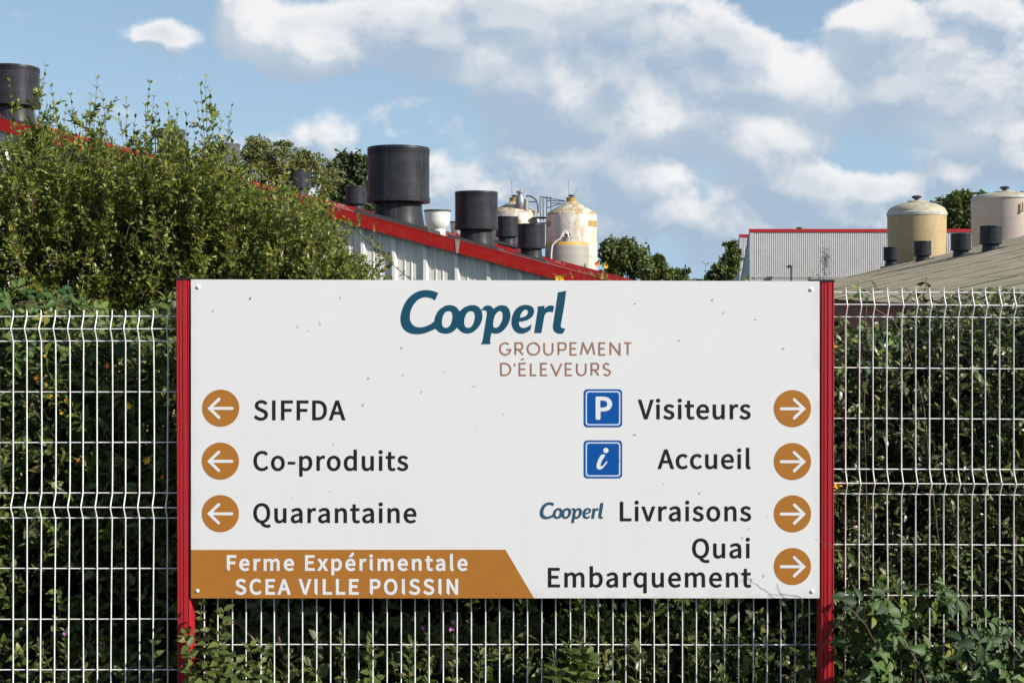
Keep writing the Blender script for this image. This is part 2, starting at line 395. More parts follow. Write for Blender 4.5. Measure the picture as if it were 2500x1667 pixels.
class Frame:
    """local frame of a building: s across the gable (to the right), t along the ridge (away), from a point and a ridge direction"""
    def __init__(s, O, th): s.O = Vector(O); s.th = th; s.g = Vector((math.cos(th), -math.sin(th), 0)); s.a = Vector((math.sin(th), math.cos(th), 0))
    def s_of(s, u, t=0.0):
        k = (u-1250)/F; ox = s.O.x+s.a.x*t; oy = s.O.y+s.a.y*t
        return (k*oy-ox)/(s.g.x - k*s.g.y)
    def w(s, ss, t, z=0): q = s.O+s.g*ss+s.a*t; return Vector((q.x, q.y, z))
    def loc(s, p): d = Vector(p)-s.O; return d.dot(s.g), d.dot(s.a)

TH = math.atan(340/F)
FA = Frame((P(763,0,16.3).x, 16.3, 0), TH)
def zA_line(u, v):
    s_ = FA.s_of(u); Y = FA.w(s_,0).y; return s_, H+(V0-v)/F*Y
sA1, zA1 = zA_line(0, 290); sA2, zA2 = zA_line(1400, 663)
kA = (zA1-zA2)/(sA2-sA1); zA0 = zA1+kA*sA1           # roof top: z = zA0 - kA*s
def zA(s_): return zA0-kA*s_

def barn(FR, name, label, s_r, s_e, T, zf, k, wall_z0, fascia_h, ribs=None, joint_s=None, worn=False):
    """gabled barn whose frame origin lies on its near gable: roof falls to the right from s_r to s_e, to the left from s_r"""
    root = thing(name, label, 'barn', (FR.O.x, FR.O.y, wall_z0), -FR.th)
    # children work in local coordinates: x = s, y = t, z above wall_z0
    zr = zf(s_r)-wall_z0; ze = zf(s_e)-wall_z0; s_l = s_r-(s_e-s_r)
    th = .05; oh = .15
    # corrugated roof, both slopes
    for nm, sa, za, sb, zb in (('roof', s_r, zr, s_e, ze), ('roof', s_l, ze, s_r, zr)):
        m = MB(); n = max(12, int(T/.09)); vs = []
        for i in range(n+1):
            y = -oh+.03+(T+oh)*i/n; wv = -.012+.012*math.sin(i*math.pi/2*1.0)
            vs += [(sa,y,za+wv-.012),(sb,y,zb+wv-.012),(sa,y,za+wv-.03),(sb,y,zb+wv-.03)]
        fs = []
        for i in range(n):
            a = i*4; fs += [(a,a+1,a+5,a+4),(a+2,a+6,a+7,a+3)]
        m.add(vs, fs); m.build(nm, M['old_roof'], root)
    # walls
    w = MB()
    def wq(pts): w.add(pts, [(0,1,2,3)])
    yb = T
    d = .09
    w.add([(s_l+.2,0,0),(s_e-.2,0,0),(s_e-.2,0,ze-d),(s_r,0,zr-d),(s_l+.2,0,ze-d)], [(0,1,2,3,4)])
    w.add([(s_l+.2,yb,0),(s_l+.2,yb,ze-d),(s_r,yb,zr-d),(s_e-.2,yb,ze-d),(s_e-.2,yb,0)], [(0,1,2,3,4)])
    w.add([(s_e-.2,0,0),(s_e-.2,yb,0),(s_e-.2,yb,ze-d),(s_e-.2,0,ze-d)], [(0,1,2,3)])
    w.add([(s_l+.2,0,0),(s_l+.2,0,ze-d),(s_l+.2,yb,ze-d),(s_l+.2,yb,0)], [(0,1,2,3)])
    w.build('wall', M['wall_sheet'], root)
    # fascia boards along the rake
    def fas(sa, sb):
        m = MB(); za = zf(sa)-wall_z0 if sa >= s_r else zr-k*(s_r-sa); zb = zf(sb)-wall_z0 if sb > s_r else zr-k*(s_r-sb)
        y0 = -oh; y1 = -oh+.025
        m.hexa([(sa,y0,za-fascia_h),(sb,y0,zb-fascia_h),(sb,y1,zb-fascia_h),(sa,y1,za-fascia_h),(sa,y0,za),(sb,y0,zb),(sb,y1,zb),(sa,y1,za)])
        m.hexa([(sa,y0-.004,za+.001),(sb,y0-.004,zb+.001),(sb,y0+.16,zb+.001),(sa,y0+.16,za+.001),(sa,y0-.004,za+.016),(sb,y0-.004,zb+.016),(sb,y0+.16,zb+.016),(sa,y0+.16,za+.016)])
        return m.build('fascia_board', M['worn_red'] if worn else M['red_metal'], root)
    cuts = sorted([s_r, s_e] + ([joint_s] if joint_s else []) + ([s_r+(s_e-s_r)*.45] if joint_s else []))
    for a_, b_ in zip(cuts[:-1], cuts[1:]): fas(a_+.006, b_-.006)
    fas(s_l, s_r-.006)
    # soffit closing the overhang
    m = MB()
    za, zb = zr-.085, ze-.085
    m.hexa([(s_r,-oh+.03,za-.02),(s_e-.03,-oh+.03,zb-.02),(s_e-.03,-.004,zb-.02),(s_r,-.004,za-.02),(s_r,-oh+.03,za),(s_e-.03,-oh+.03,zb),(s_e-.03,-.004,zb),(s_r,-.004,za)])
    m.build('soffit', M['soffit'], root)
    if joint_s:
        m = MB(); z = zf(joint_s)-wall_z0
        for dx, w_ in ((0,.020),):
            m.hexa([(joint_s+dx-w_,-oh-.007,z-fascia_h),(joint_s+dx+w_*.7,-oh-.007,z-fascia_h-.005),(joint_s+dx+w_*.7,-oh-.001,z-fascia_h),(joint_s+dx-w_,-oh-.001,z-fascia_h),
                (joint_s+dx-w_*1.6,-oh-.007,z+.02),(joint_s+dx+w_*1.9,-oh-.007,z+.014),(joint_s+dx+w_,-oh+.03,z+.016),(joint_s+dx-w_,-oh+.03,z+.02)])
        m.build('joint_cover', M['joint'], root)
    # ridge cap
    m = MB(); m.tube([(s_r,-oh,zr+.01),(s_r,T,zr+.01)], .07, 8); m.build('ridge_cap', M['red_metal'], root)
    if ribs:
        rib_me = None
        for (sr, big) in ribs:
            zt = (zf(sr) if sr >= s_r else 0)-wall_z0-.17
            w_ = .030 if big else .009; dep = .046 if big else .008
            m = MB(); y = -.002
            m.hexa([(sr-w_,-dep,0),(sr+w_,-dep,0),(sr+w_*1.5,y,0),(sr-w_*1.5,y,0),(sr-w_*.7,-dep,zt-.05),(sr+w_*.7,-dep,zt-.06),(sr+w_*1.5,y,zt),(sr-w_*1.5,y,zt)])
            m.build('wall_rib', M['rib'], root)
    return root

ribs = []
u = 781+77*1
k_ = 0
s0r = FA.s_of(811); ds = .452
for i in range(-12, 15):
    ribs.append((s0r+i*ds, True))
    for q in (.34,.56): ribs.append((s0r+(i+q)*ds, False))
s_ridge = FA.s_of(-520); s_eave = FA.s_of(1600)
ribs = [r for r in ribs if s_ridge+.1 < r[0] < s_eave-.3]
barn(FA, 'long_barn', 'white ribbed barn with sloping red fascia behind the sign and shrubs', s_ridge, s_eave, 25.5, zA, kA, -1.6, .172, ribs, FA.s_of(1121)-.0)

FB = Frame((P(1300,0,46).x, 46, 0), TH)
def zB_line(u, v):
    s_ = FB.s_of(u); Y = FB.w(s_,0).y; return s_, H+(V0-v)/F*Y
b1, zb1 = zB_line(1068, 559.5); b2, zb2 = zB_line(1541, 682.5)
kB = (zb1-zb2)/(b2-b1); zB0 = zb1+kB*b1
def zB(s_): return zB0-kB*s_
barn(FB, 'red_roofed_barn', 'second barn farther back, only its worn red roof edge showing above the first', FB.s_of(-300), FB.s_of(1620), 22, zB, kB, -1.6, .5, worn=True)

# --- fan chimneys: one prototype, unit width 1, roof contact at z = 0
def make_vent(slope, faded=False):
    root = thing('roof_vent', 'x', 'roof vent')
    mt = M['vent_grey'] if faded else M['vent']
    m = MB(); m.lathe([(.43,-.22),(.425,-.05),(.405,.05),(.385,.17),(.375,.30),(.40,.315),(.40,.34)], 40); m.build('neck', mt, root, smooth=True)
    m = MB(); m.lathe([(.385,.335),(.505,.33),(.508,.335),(.508,.405),(.498,.412),(.496,.45),(.496,1.085),(.501,1.09),(.501,1.10),(.490,1.105),(.490,1.115),(.501,1.12),(.501,1.13),(.490,1.135),(.490,1.15),(.502,1.155),(.500,1.195),(.497,1.205),(.488,1.205),(.482,1.19),(.478,.9),(.0,.88)], 48)
    m.build('cowl', mt, root, smooth=True, angle=25)
    m = MB()
    for k in range(14):
        a = 2*math.pi*k/14; c = Vector((math.cos(a)*.507, math.sin(a)*.507, .372)); d = Vector((math.cos(a),math.sin(a),0))
        m.tube([c, c+d*.008], .008, 5)
    m.build('rivet', M['vent_grey'], root)['kind'] = 'stuff'
    m = MB(); x0, x1, y = -.60, .60, .55
    def zz(x, h): return -slope*x+h
    m.hexa([(x0,-y,zz(x0,-.06)),(x1,-y,zz(x1,-.06)),(x1,y,zz(x1,-.06)),(x0,y,zz(x0,-.06)),(x0+.02,-y+.02,zz(x0,.055)),(x1-.02,-y+.02,zz(x1,.055)),(x1-.02,y-.02,zz(x1,.055)),(x0+.02,y-.02,zz(x0,.055))])
    m.build('flashing', M['fibre_dark'], root, bevel=.01)
    return root
def place_vent(proto, FR, zf, uc, w_px, W, label, dz=0.0, group=None):
    Y = F*W/w_px; X = (uc-1250)/F*Y; s_, t_ = FR.loc((X,Y,0)); z = zf(s_)+dz
    if proto.get('used'): r = copy_tree(proto, (X,Y,z), -FR.th, label, W)
    else: r = proto; r.location = (X,Y,z); r.rotation_euler = (0,0,-FR.th); r.scale = (W,)*3; r['label'] = label; proto['used'] = 1
    if group: r['group'] = group
    return r
vA = make_vent(kA)
G1 = 'black fan chimneys on the barn roofs'
place_vent(vA, FA, zA, 973, 152, .92, 'largest black roof vent, on the red roof edge above the sign logo', .02, G1)
place_vent(vA, FA, zA, 1163, 105, .92, 'black roof vent right of the largest one, left of the rusty silos', .01, G1)
place_vent(vA, FA, zA, 1297, 68, .92, 'black roof vent right in front of the gap between the rusty silos', .02, G1)
place_vent(vA, FA, zA, 38, 110, .92, 'black roof vent cut by the left edge of the picture', .0, G1)
place_vent(vA, FA, zA, 731, 54, .92, 'small black roof vent half hidden by shrub tips beside the pale tree', .0, G1)
place_vent(vA, FA, zA, 869, 50, .92, 'small black roof vent in front of the dark round tree', .0, G1)
place_vent(vA, FB, zB, 1238, 56, 1.05, 'black roof vent squeezed between two bigger ones below the left silo', .15, G1)
vG = make_vent(kA, True)
place_vent(vG, FA, zA, 418, 66, .92, 'faded grey roof vent behind the tall shrub shoots', .0, G1)
place_vent(vG, FA, zA, 556, 58, .92, 'faded grey roof vent left of the pale tree', .18, G1)
def white_vent(label, uc, w_px, W, vtop):
    Y = F*W/w_px; X = (uc-1250)/F*Y; s_, t_ = FB.loc((X,Y,0)); z = zB(s_)-.3; zt = H+(V0-vtop)/F*Y-z
    r = thing('white_roof_vent', label, 'roof vent', (X,Y,z)); h = zt
    m = MB(); w = W/2
    m.lathe([(w*.60,-.1),(w*.60,h*.28),(w*.66,h*.30),(w*.86,h*.46),(w*.93,h*.60),(w*.965,h*.93),(w*.90,h*.93)], 32); m.build('funnel', M['white_vent'], r, smooth=True)
    m = MB(); m.lathe([(w*.95,h*.925),(w*1.02,h*.93),(w*1.03,h*.985),(w*.98,h),(w*.3,h*1.0),(0,h*1.0)], 32); m.build('rim', M['vent_grey'], r, smooth=True)
white_vent('white tapered roof vent beside the neck of the largest black vent', 1068, 66, 1.05, 513)
white_vent('second white roof vent mostly hidden behind a black vent', 1120, 42, .8, 541)

# --- right barn with fibre cement roof
M['wall_red'] = plain('dark_red_wall', (.10,.028,.018), .8, .25, (2,2,2), dirt=(.05,.03,.02))
def fibre_cement():
    m, t, b, N = newmat('fibre_cement_lichen'); c = N.n('ShaderNodeNewGeometry').outputs['Position']
    r = N.n('ShaderNodeObjectInfo').outputs['Random']
    n = N.noise(c, 1.6, 8, .68); n2 = N.noise(c, .35, 4, .6); n3 = N.noise(c, 14.0, 4, .6)
    base = N.ramp(n, [(.3,(.27,.225,.155)),(.55,(.41,.35,.25)),(.75,(.52,.455,.34))])
    base = N.mix(N.m('MULTIPLY', N.ramp(n2,[(.42,0.0),(.62,1.0)]), .5), base, (.27,.25,.15,1))
    base = N.mix(N.m('MULTIPLY', r, .25), base, (.20,.19,.155,1))
    base = N.mix(N.m('MULTIPLY', N.ramp(n3,[(.5,0.0),(.7,1.0)]), .35), base, (.11,.11,.075,1))
    t.links.new(base, b.inputs['Base Color']); b.inputs['Roughness'].default_value = .9; return m
M['fibre'] = fibre_cement()
THC = math.atan(390/F)
pc = P(1877, 720, 70)
FC = Frame((pc.x, pc.y, 0), THC)        # origin: far corner of the eave; t runs away, so the barn lies at t < 0
q = P(2500, 576, 1); k2 = (2500-1250)/F
s2 = FC.s_of(2500); z2 = H+(V0-576)/F*FC.w(s2,0).y; kC = (z2-pc.z)/s2
def zC(s_): return pc.z+kC*s_
def build_C():
    root = thing('low_barn', 'low barn with wide lichen covered fibre cement roof behind the right fence', 'barn', (pc.x,pc.y,pc.z), -THC)
    T = 56; S = 17.5; zw = -1.6-pc.z
    w = MB(); i = .25
    w.add([(i,-T,zw),(i,0,zw),(i,0,-.12),(i,-T,-.12)], [(0,1,2,3)])
    for y in (-T+.3, -.3):
        w.add([(i,y,zw),(2*S-i,y,zw),(2*S-i,y,-.1),(S,y,kC*S-.15),(i,y,-.1)], [(0,1,2,3,4)])
    w.add([(2*S-i,-T,zw),(2*S-i,-T,-.1),(2*S-i,0,-.1),(2*S-i,0,zw)], [(0,1,2,3)])
    w.build('wall', M['wall_red'], root)
    # gutter beam at the eave
    m = MB(); m.box((.05,-T,-.16),(.16,0,-.05)); m.build('eave_beam', M['twig_dark'], root)
    # sheets: one corrugated mesh, laid in overlapping courses
    L, Wd = 1.52, 1.84; pitch = Wd/10
    vs=[]; fs=[]; nx = 40; L2 = math.hypot(1, kC)
    for a in range(nx+1):
        y = Wd*a/nx; z = .027*math.cos(2*math.pi*y/pitch)
        vs += [(0,y,z),( L+.09,y,z+.0)]
    for a in range(nx): fs.append((a*2,a*2+1,a*2+3,a*2+2))
    m = MB(); m.add(vs, fs)
    for a in (0,):   # visible thickness at the lower edge
        vs2=[]; 
        for b_ in range(nx+1):
            y = Wd*b_/nx; z = .027*math.cos(2*math.pi*y/pitch); vs2 += [(0,y,z),(0,y,z-.014)]
        m.add(vs2, [(c*2,c*2+2,c*2+3,c*2+1) for c in range(nx)])
    me = None; ang = math.atan(kC); ncol = int(T/Wd); nrow = int(S*L2/L)
    rr = random.Random(5)
    for r_ in range(nrow):
        for c in range(ncol):
            if me is None: o = m.build('roof_sheet', M['fibre'], root); me = o.data
            else: o = lnk('roof_sheet', me, None, root)
            d = r_*L; o.location = (d*math.cos(ang), -Wd*(c+1)+rr.uniform(-.01,.01), d*math.sin(ang)+rr.uniform(0,.012)+(.012 if c%2 else 0))
            o.rotation_euler = (rr.uniform(-.004,.004), -ang+.012, rr.uniform(-.003,.003))
    # far slope in one piece, out of sight
    m = MB(); m.add([(S,0,kC*S-.02),(S,-T,kC*S-.02),(2*S,-T,-.02),(2*S,0,-.02)], [(0,1,2,3)]); m.build('far_roof_slope', M['fibre'], root)
    m = MB(); m.tube([(S,0,kC*S),(S,-T,kC*S)], .12, 8); m.build('ridge_cap', M['fibre'], root)
build_C()
vC = make_vent(-kC)
G2 = 'black fan chimneys on the fibre cement roof'
def vent_C(uc, w_px, vbase, W, label):
    # stand the vent on the roof plane where the line of sight through its base meets it
    d = P(uc, vbase, 1)-Vector((0,0,H)); o = Vector((0,0,H))
    # plane: z = pc.z + kC*s, s = (p-O).g
    den = d.z - kC*d.dot(FC.g); num = pc.z + kC*((o-FC.O).dot(FC.g)) - o.z
    t = num/den; p = o+d*t; sc = w_px*p.y/F
    print('ventC', uc, p.y, sc)
    if vC.get('used'): r = copy_tree(vC, p, -THC, label, sc)
    else: r = vC; r.location = p; r.rotation_euler = (0,0,-THC); r.scale = (sc,)*3; r['label'] = label; vC['used'] = 1
    r['group'] = G2
vent_C(2419, 51, 613, .92, 'largest black vent on the lichen covered roof, below the pink tank')
vent_C(2346, 47, 627, .92, 'black vent on the lichen covered roof between yellow and pink tanks')
vent_C(2252, 41, 638, .92, 'black vent on the lichen covered roof in front of the yellow tank')
vent_C(2176, 37, 648, .92, 'lowest black vent on the lichen covered roof, left of the yellow tank')

# ------------------------------------------------------------------ grey ribbed building, far right
M['clad'] = plain('grey_cladding', (.50,.49,.48), .5, .05, (1,1,.4), metal=.0, dirt=(.3,.3,.3), dirt_amt=.3)
M['clad_side'] = plain('grey_side_sheet', (.46,.47,.49), .5, .05, (1,1,.4))
M['roof_red'] = plain('red_ridge', (.42,.012,.014), .4, .05)
def grey_building(name_label, u0, u1, vt, Y, urear, vlow, strip):
    x0 = (u0-1250)/F*Y; x1 = (u1-1250)/F*Y; zt = H+(V0-vt)/F*Y; base = -1.6
    r = thing('ribbed_building', name_label, 'building', (x0, Y, base)); W = x1-x0; h = zt-base
    # gable side: a steep rear slope, so its end wall is a triangle seen from the left
    Yr = None
    xr = (urear-1250)/F; Yr = (x0-.0)/xr              # rear foot stands where this line of sight meets the end wall plane
    dep = Yr-Y; zlow = (H+(V0-vlow)/F*Yr)-base
    k = h/(dep) if dep > 0 else 1
    slope = (h-zlow)/dep; D = h/slope
    for xx in (0, W):
        m = MB(); m.add([(xx,0,0),(xx,0,h),(xx,D,0)], [(0,2,1)]); m.build('end_wall', M['clad_side'], r)
    m = MB(); m.add([(-.05,.0,h),(W+.05,.0,h),(W+.05,D,0),(-.05,D,0)], [(0,1,2,3)]); m.build('rear_slope', M['clad_side'], r)
    def clad(z0, z1, y):
        m = MB(); p = .165; n = int(W/p)
        for i in range(n):
            a = .28+i*p
            if a+p > W: break
            m.add([(a,y,z0),(a+.05,y,z0),(a+.07,y-.020,z0),(a+.13,y-.020,z0),(a+.15,y,z0),(a+p,y,z0),(a,y,z1),(a+.05,y,z1),(a+.07,y-.020,z1),(a+.13,y-.020,z1),(a+.15,y,z1),(a+p,y,z1)],
                  [(j,j+1,j+7,j+6) for j in range(5)])
        o = m.build('ribbed_cladding', M['clad'], r); o['kind'] = 'stuff'
        return o
    if strip:
        zs = H+(V0-677)/F*Y-base
        clad(zs+.06, h-.2, -.02); clad(0, zs-.05, -.06)
        m = MB(); m.box((.2,-.12,zs-.05),(W,-.01,zs+.04)); m.build('drip_flashing', M['clad_side'], r)
    else: clad(0, h-.2, -.02)
    m = MB(); m.box((-.03,-.05,0),(.28,.0,h-.2)); m.build('corner_trim', M['clad_side'], r)
    m = MB(); m.box((-.08,-.10,h-.22),(W+.08,.02,h+.03)); m.build('red_ridge_trim', M['roof_red'], r)
    return r
grey_building('long grey ribbed building with red top edge behind the yellow tank', 1831, 2560, 560, 88, 1808, 690, True)
grey_building('narrow grey ribbed building with red top edge at the left end of the long one', 1806, 1836, 573, 104, 1789, 690, False)
# elbow flue in front of it
def flue():
    Y = 87.1; p = P(1931.5, 651, Y); r = thing('elbow_pipe', 'thin black elbow pipe casting a slanted shadow on the grey building', 'pipe', (p.x, Y, -1.6))
    m = MB(); zt = p.z+1.6
    m.tube([(0,0,0),(0,0,zt-.05)], .07, 10); m.build('riser', M['fibre_dark'], r, smooth=True)
    m = MB(); m.tube([(.02,0,zt-.12),(0,0,zt+.02),(-.10,0,zt+.06),(-.30,0,zt-.05)], .10, 10); m.build('elbow', M['fibre_dark'], r, smooth=True)
flue()

# ------------------------------------------------------------------ tanks and silos
def silo_mat(name, base, stain, amt, sc, vstreak=True, top=None, rough=.6, cover=(.42,.56)):
    m, t, b, N = newmat(name); c = objco(N)
    n = N.noise(N.v('MULTIPLY', c, (3.5,3.5,.9)), 1.0, 9, .7); n2 = N.noise(c, sc, 7, .7)
    col = N.mix(N.m('MULTIPLY', N.ramp(n,[(.42,0.0),(.6,1.0)]), amt), (*base,1), (*stain,1))
    col = N.mix(N.m('MULTIPLY', N.ramp(n2,[(.52,0.0),(.62,1.0)]), amt*.9), col, (stain[0]*.8,stain[1]*.8,stain[2]*.75,1))
    sx = N.n('ShaderNodeSeparateXYZ'); t.links.new(c, sx.inputs[0])
    ring = N.noise(N.v('MULTIPLY', c, (.3,.3,16)), 1.0, 3, .5)
    col = N.mix(N.m('MULTIPLY', N.ramp(ring,[(.45,0.0),(.62,1.0)]), .22), col, (base[0]*.6,base[1]*.58,base[2]*.52,1))
    if top:   # lichen sits on the roof of the tank: faces that look up
        geo = N.n('ShaderNodeNewGeometry'); s2 = N.n('ShaderNodeSeparateXYZ'); t.links.new(geo.outputs['Normal'], s2.inputs[0])
        k = N.m('MULTIPLY', N.m('GREATER_THAN', s2.outputs[2], .22), N.ramp(N.noise(c, 2.6, 9, .75),[(cover[0],0.0),(cover[1],1.0)]))
        col = N.mix(k, col, (*top,1))
    t.links.new(col, b.inputs['Base Color']); b.inputs['Roughness'].default_value = rough; return m
M['silo_white'] = silo_mat('stained_white_silo', (.76,.745,.68), (.46,.34,.17), .58, 5.0, top=(.40,.27,.10))
M['stain'] = plain('ochre_patch', (.42,.27,.07), .8, .3, (6,6,6))
M['tank_grey'] = silo_mat('grey_tank', (.36,.34,.31), (.42,.38,.30), .4, 3.0, top=(.56,.34,.05), cover=(.2,.42))
M['tank_yellow'] = silo_mat('yellow_tank', (.52,.385,.185), (.42,.30,.14), .4, 2.0)
M['tank_pink'] = silo_mat('pinkish_tank', (.62,.51,.42), (.52,.44,.36), .3, 2.0)
M['dome'] = silo_mat('lichen_dome', (.58,.54,.44), (.42,.30,.12), .7, 1.6, top=(.42,.36,.24), cover=(.46,.6))
M['rim_band'] = plain('pale_rim_band', (.62,.59,.52), .7, .12, (3,3,3), dirt=(.3,.27,.18), dirt_amt=.5)
M['galv'] = plain('galvanised', (.30,.30,.30), .45, .1, metal=.4)
M['dark_steel'] = plain('dark_steel', (.06,.058,.06), .5, .2)
M['white_pipe'] = plain('white_pipe', (.75,.74,.70), .4, .05)

def silo(label, uc, Y, w_px, v_apex, v_should, base=-1.6, flare=1.0, mast=True, mat='silo_white', patches=()):
    Rr = w_px/2/F*Y; c = P(uc, v_should, Y); zs = c.z-base; za = H+(V0-v_apex)/F*Y-base
    r = thing('silo', label, 'silo', (c.x, Y, base))
    m = MB()
    m.lathe([(Rr*flare,0),(Rr*(1+(flare-1)*.5),zs*.45),(Rr,zs*.86),(Rr*1.005,zs*.87),(Rr,zs-.03),(Rr*.985,zs+.06),(Rr*.93,zs+.16),(Rr*.62,zs+(za-zs)*.55),(Rr*.23,za-.05),(Rr*.2,za)], 48)
    m.build('shell', M[mat], r, smooth=True, angle=50)
    m = MB(); m.lathe([(Rr*.20,za-.05),(Rr*.20,za+.16),(Rr*.215,za+.165),(Rr*.215,za+.20),(0,za+.20)], 24); m.build('hatch_collar', M['stain'] if mat=='silo_white' else M['galv'], r, smooth=True)
    m = MB(); m.lathe([(.07,za+.18),(.07,za+.26),(.17,za+.27),(.18,za+.31),(.12,za+.35),(0,za+.36)], 16); m.build('cap', M['dark_steel'], r, smooth=True)
    for k in range(3):
        m = MB(); z = zs*(.30+.2*k); m.lathe([(Rr*1.003+ (flare-1)*Rr*(.6-.2*k),z-.025),(Rr*1.012+(flare-1)*Rr*(.6-.2*k),z),(Rr*1.003+(flare-1)*Rr*(.6-.2*k),z+.025)], 48); m.build('hoop', M[mat], r, smooth=True)
    for (uu, vv, ww, hh) in patches:
        # weathered ochre sticker following the shell
        x = (uu-1250)/F*Y-c.x; a0 = math.asin(max(-.98,min(.98,(x-ww/2/F*Y)/Rr))); a1 = math.asin(max(-.98,min(.98,(x+ww/2/F*Y)/Rr)))
        z = H+(V0-vv)/F*Y-base; hz = hh/F*Y/2; vs=[]; n=8
        for i in range(n+1):
            a = a0+(a1-a0)*i/n
            for zz in (z-hz,z+hz): vs.append((math.sin(a)*Rr*1.012,-math.cos(a)*Rr*1.012,zz))
        m = MB(); m.add(vs, [(2*i,2*i+2,2*i+3,2*i+1) for i in range(n)]); m.build('ochre_patch', M['stain'], r)
    if mast:
        m = MB(); m.tube([(-.12,0,za+.2),(-.16,0,za+1.15)], .012, 4); m.tube([(.1,.02,za+.2),(.35,.02,za+.75)], .012, 4); m.build('mast', M['dark_steel'], r)
    return r, c.x, za, zs, Rr
sl1 = silo('left rusty white silo with a pointed lichen stained roof', 1256, 62, 121, 492, 523, patches=[(1249,546,42,13)])
sl2 = silo('right rusty white silo, tallest and widest of the pair, lichen on its roof', 1395, 60, 124, 492, 527, flare=1.12, patches=[(1444,548,22,14),(1336,548,14,14)])
def silo_walkway():
    Y = 61; r = thing('silo_walkway', 'dark steel railing and pipework bridging the two rusty silos', 'walkway', (P(1325,0,Y).x, Y, H+(V0-532)/F*Y))
    def L(u, v, dy=0): p = P(u, v, Y); return (p.x-r.location.x, dy, p.z-r.location.z)
    m = MB(); m.box((L(1300,0)[0],-.3,-.04),(L(1345,0)[0],.3,.04)); m.box((L(1300,0)[0],-.05,L(0,545)[2]-.03),(L(1345,0)[0],.05,L(0,545)[2]+.03)); m.build('deck', M['dark_steel'], r)
    m = MB()
    for u_ in (1319,1326,1335,1345): m.tube([L(u_,538),L(u_,480)], .028, 5)
    for a_, b_ in (((1319,480),(1345,484)),((1326,482),(1380,491)),((1345,496),(1372,497)),((1335,508),(1372,496)),((1335,490),(1380,492))): m.tube([L(*a_),L(*b_)], .024, 5)
    m.build('railing', M['dark_steel'], r)
    m = MB(); m.tube([L(1284,479),L(1295,479),L(1303,483),L(1310,490),L(1313,500),L(1314,520)], .045, 8); m.tube([L(1290,493),L(1312,493)], .03, 6); m.build('pipe_loop', M['dark_steel'], r, smooth=True)
    p = L(1270,478)
    m = MB(); m.lathe([(.16,-.75),(.24,-.5),(.24,-.15),(.12,.02),(.10,.10),(.20,.14),(.20,.24),(.06,.27)], 18, (p[0],0,p[2])); m.tube([(p[0]+.3,0,p[2]-.2),(p[0]+.3,0,p[2]-.9)], .17, 12); m.build('cyclone', M['galv'], r, smooth=True)
silo_walkway()
t3, tx, tza, tzs, tR = silo('short grey tank with ochre conical roof in front of the right rusty silo', 1384, 50, 106, 590, 601, mast=False, mat='tank_grey')
def tank_pipe():
    Y = 48.9; r = thing('filling_pipe', 'white curved filling pipe arching over the short grey tank', 'pipe', (P(1372,0,Y).x, Y, -1.6))
    def L(u, v): p = P(u, v, Y); return (p.x-r.location.x, 0, p.z+1.6)
    pts = [L(1346,720),L(1346,620),L(1348,600),L(1356,590),L(1368,582),L(1372,572),L(1376,566),L(1381,564),L(1386,569),L(1388,580)]
    m = MB(); m.tube(pts, .035, 8); m.build('pipe_run', M['white_pipe'], r, smooth=True)
    m = MB(); m.tube([L(1374,578),L(1376,571),L(1381,568),L(1386,573)], .03, 8); m.build('pipe_bend', M['white_pipe'], r, smooth=True)
tank_pipe()
def flat_tank(label, uc, Y, w_px, v_apex, v_should, rim_px, mat, extra_r=1.0):
    Rr = w_px/2/F*Y; c = P(uc, v_should, Y); zs = c.z+1.6; za = H+(V0-v_apex)/F*Y+1.6; rim = rim_px/F*Y
    r = thing('storage_tank', label, 'tank', (c.x, Y, -1.6))
    prof = [(Rr*.95,0)]
    for i in range(12):
        z = (zs-rim)*(i+1)/12; f = .95+.05*max(0,(i-5)/6)**1.5; prof.append((Rr*min(f,.985), z))
    m = MB(); m.lathe(prof, 56); m.build('wall', M[mat], r, smooth=True)
    m = MB(); m.lathe([(Rr*.983,zs-rim),(Rr*1.004,zs-rim+.02),(Rr*1.012,zs-.04),(Rr*.99,zs+.01),(Rr*.97,zs+.012)], 56); m.build('rim_band', M['rim_band'], r, smooth=True, angle=30)
    m = MB(); m.lathe([(Rr*math.cos(a)*.985, zs+(za-zs)*math.sin(a)) for a in [i*math.pi/2/9 for i in range(0,10)]], 56)
    m.build('dome', M['dome'], r, smooth=True, angle=60)
    m = MB(); m.lathe([(Rr*.30,za-.20),(Rr*.32,za+.0),(Rr*.28,za+.07),(0,za+.10)], 28); m.build('manhole', M['dome'], r, smooth=True)
    m = MB(); m.lathe([(.16,za+.05),(.14,za+.2),(.26,za+.24),(.34,za+.36),(.18,za+.42),(0,za+.44)], 18); m.build('cap', M['dark_steel'], r, smooth=True)
    m = MB(); x = Rr*.55; z = za-.05
    m.tube([(x-.15,-.2,z-.5),(x-.15,-.2,z+.12)], .09, 8); m.tube([(x-.15,-.2,z+.05),(x+.5,-.2,z-.02),(x+.5,-.2,z-.45)], .08, 8); m.build('vent_pipe', M['dark_steel'], r, smooth=True)
    return r, Rr, zs
flat_tank('yellow tank with pale lichen covered dome between roof vents', 2238, 76, 139, 493, 519, 9, 'tank_yellow')
pk, pR, pz = flat_tank('pinkish tank with flat lichen dome cut by the right edge', 2453, 78, 156, 470, 484, 5, 'tank_pink')
m = MB(); m.tube([(pR*.10,-pR*1.03,pz-.45),(pR*.10,-pR*1.03,pz-1.1),(pR*.06,-pR*1.02,pz-1.0)], .05, 6); m.build('bracket', M['stain'], pk)

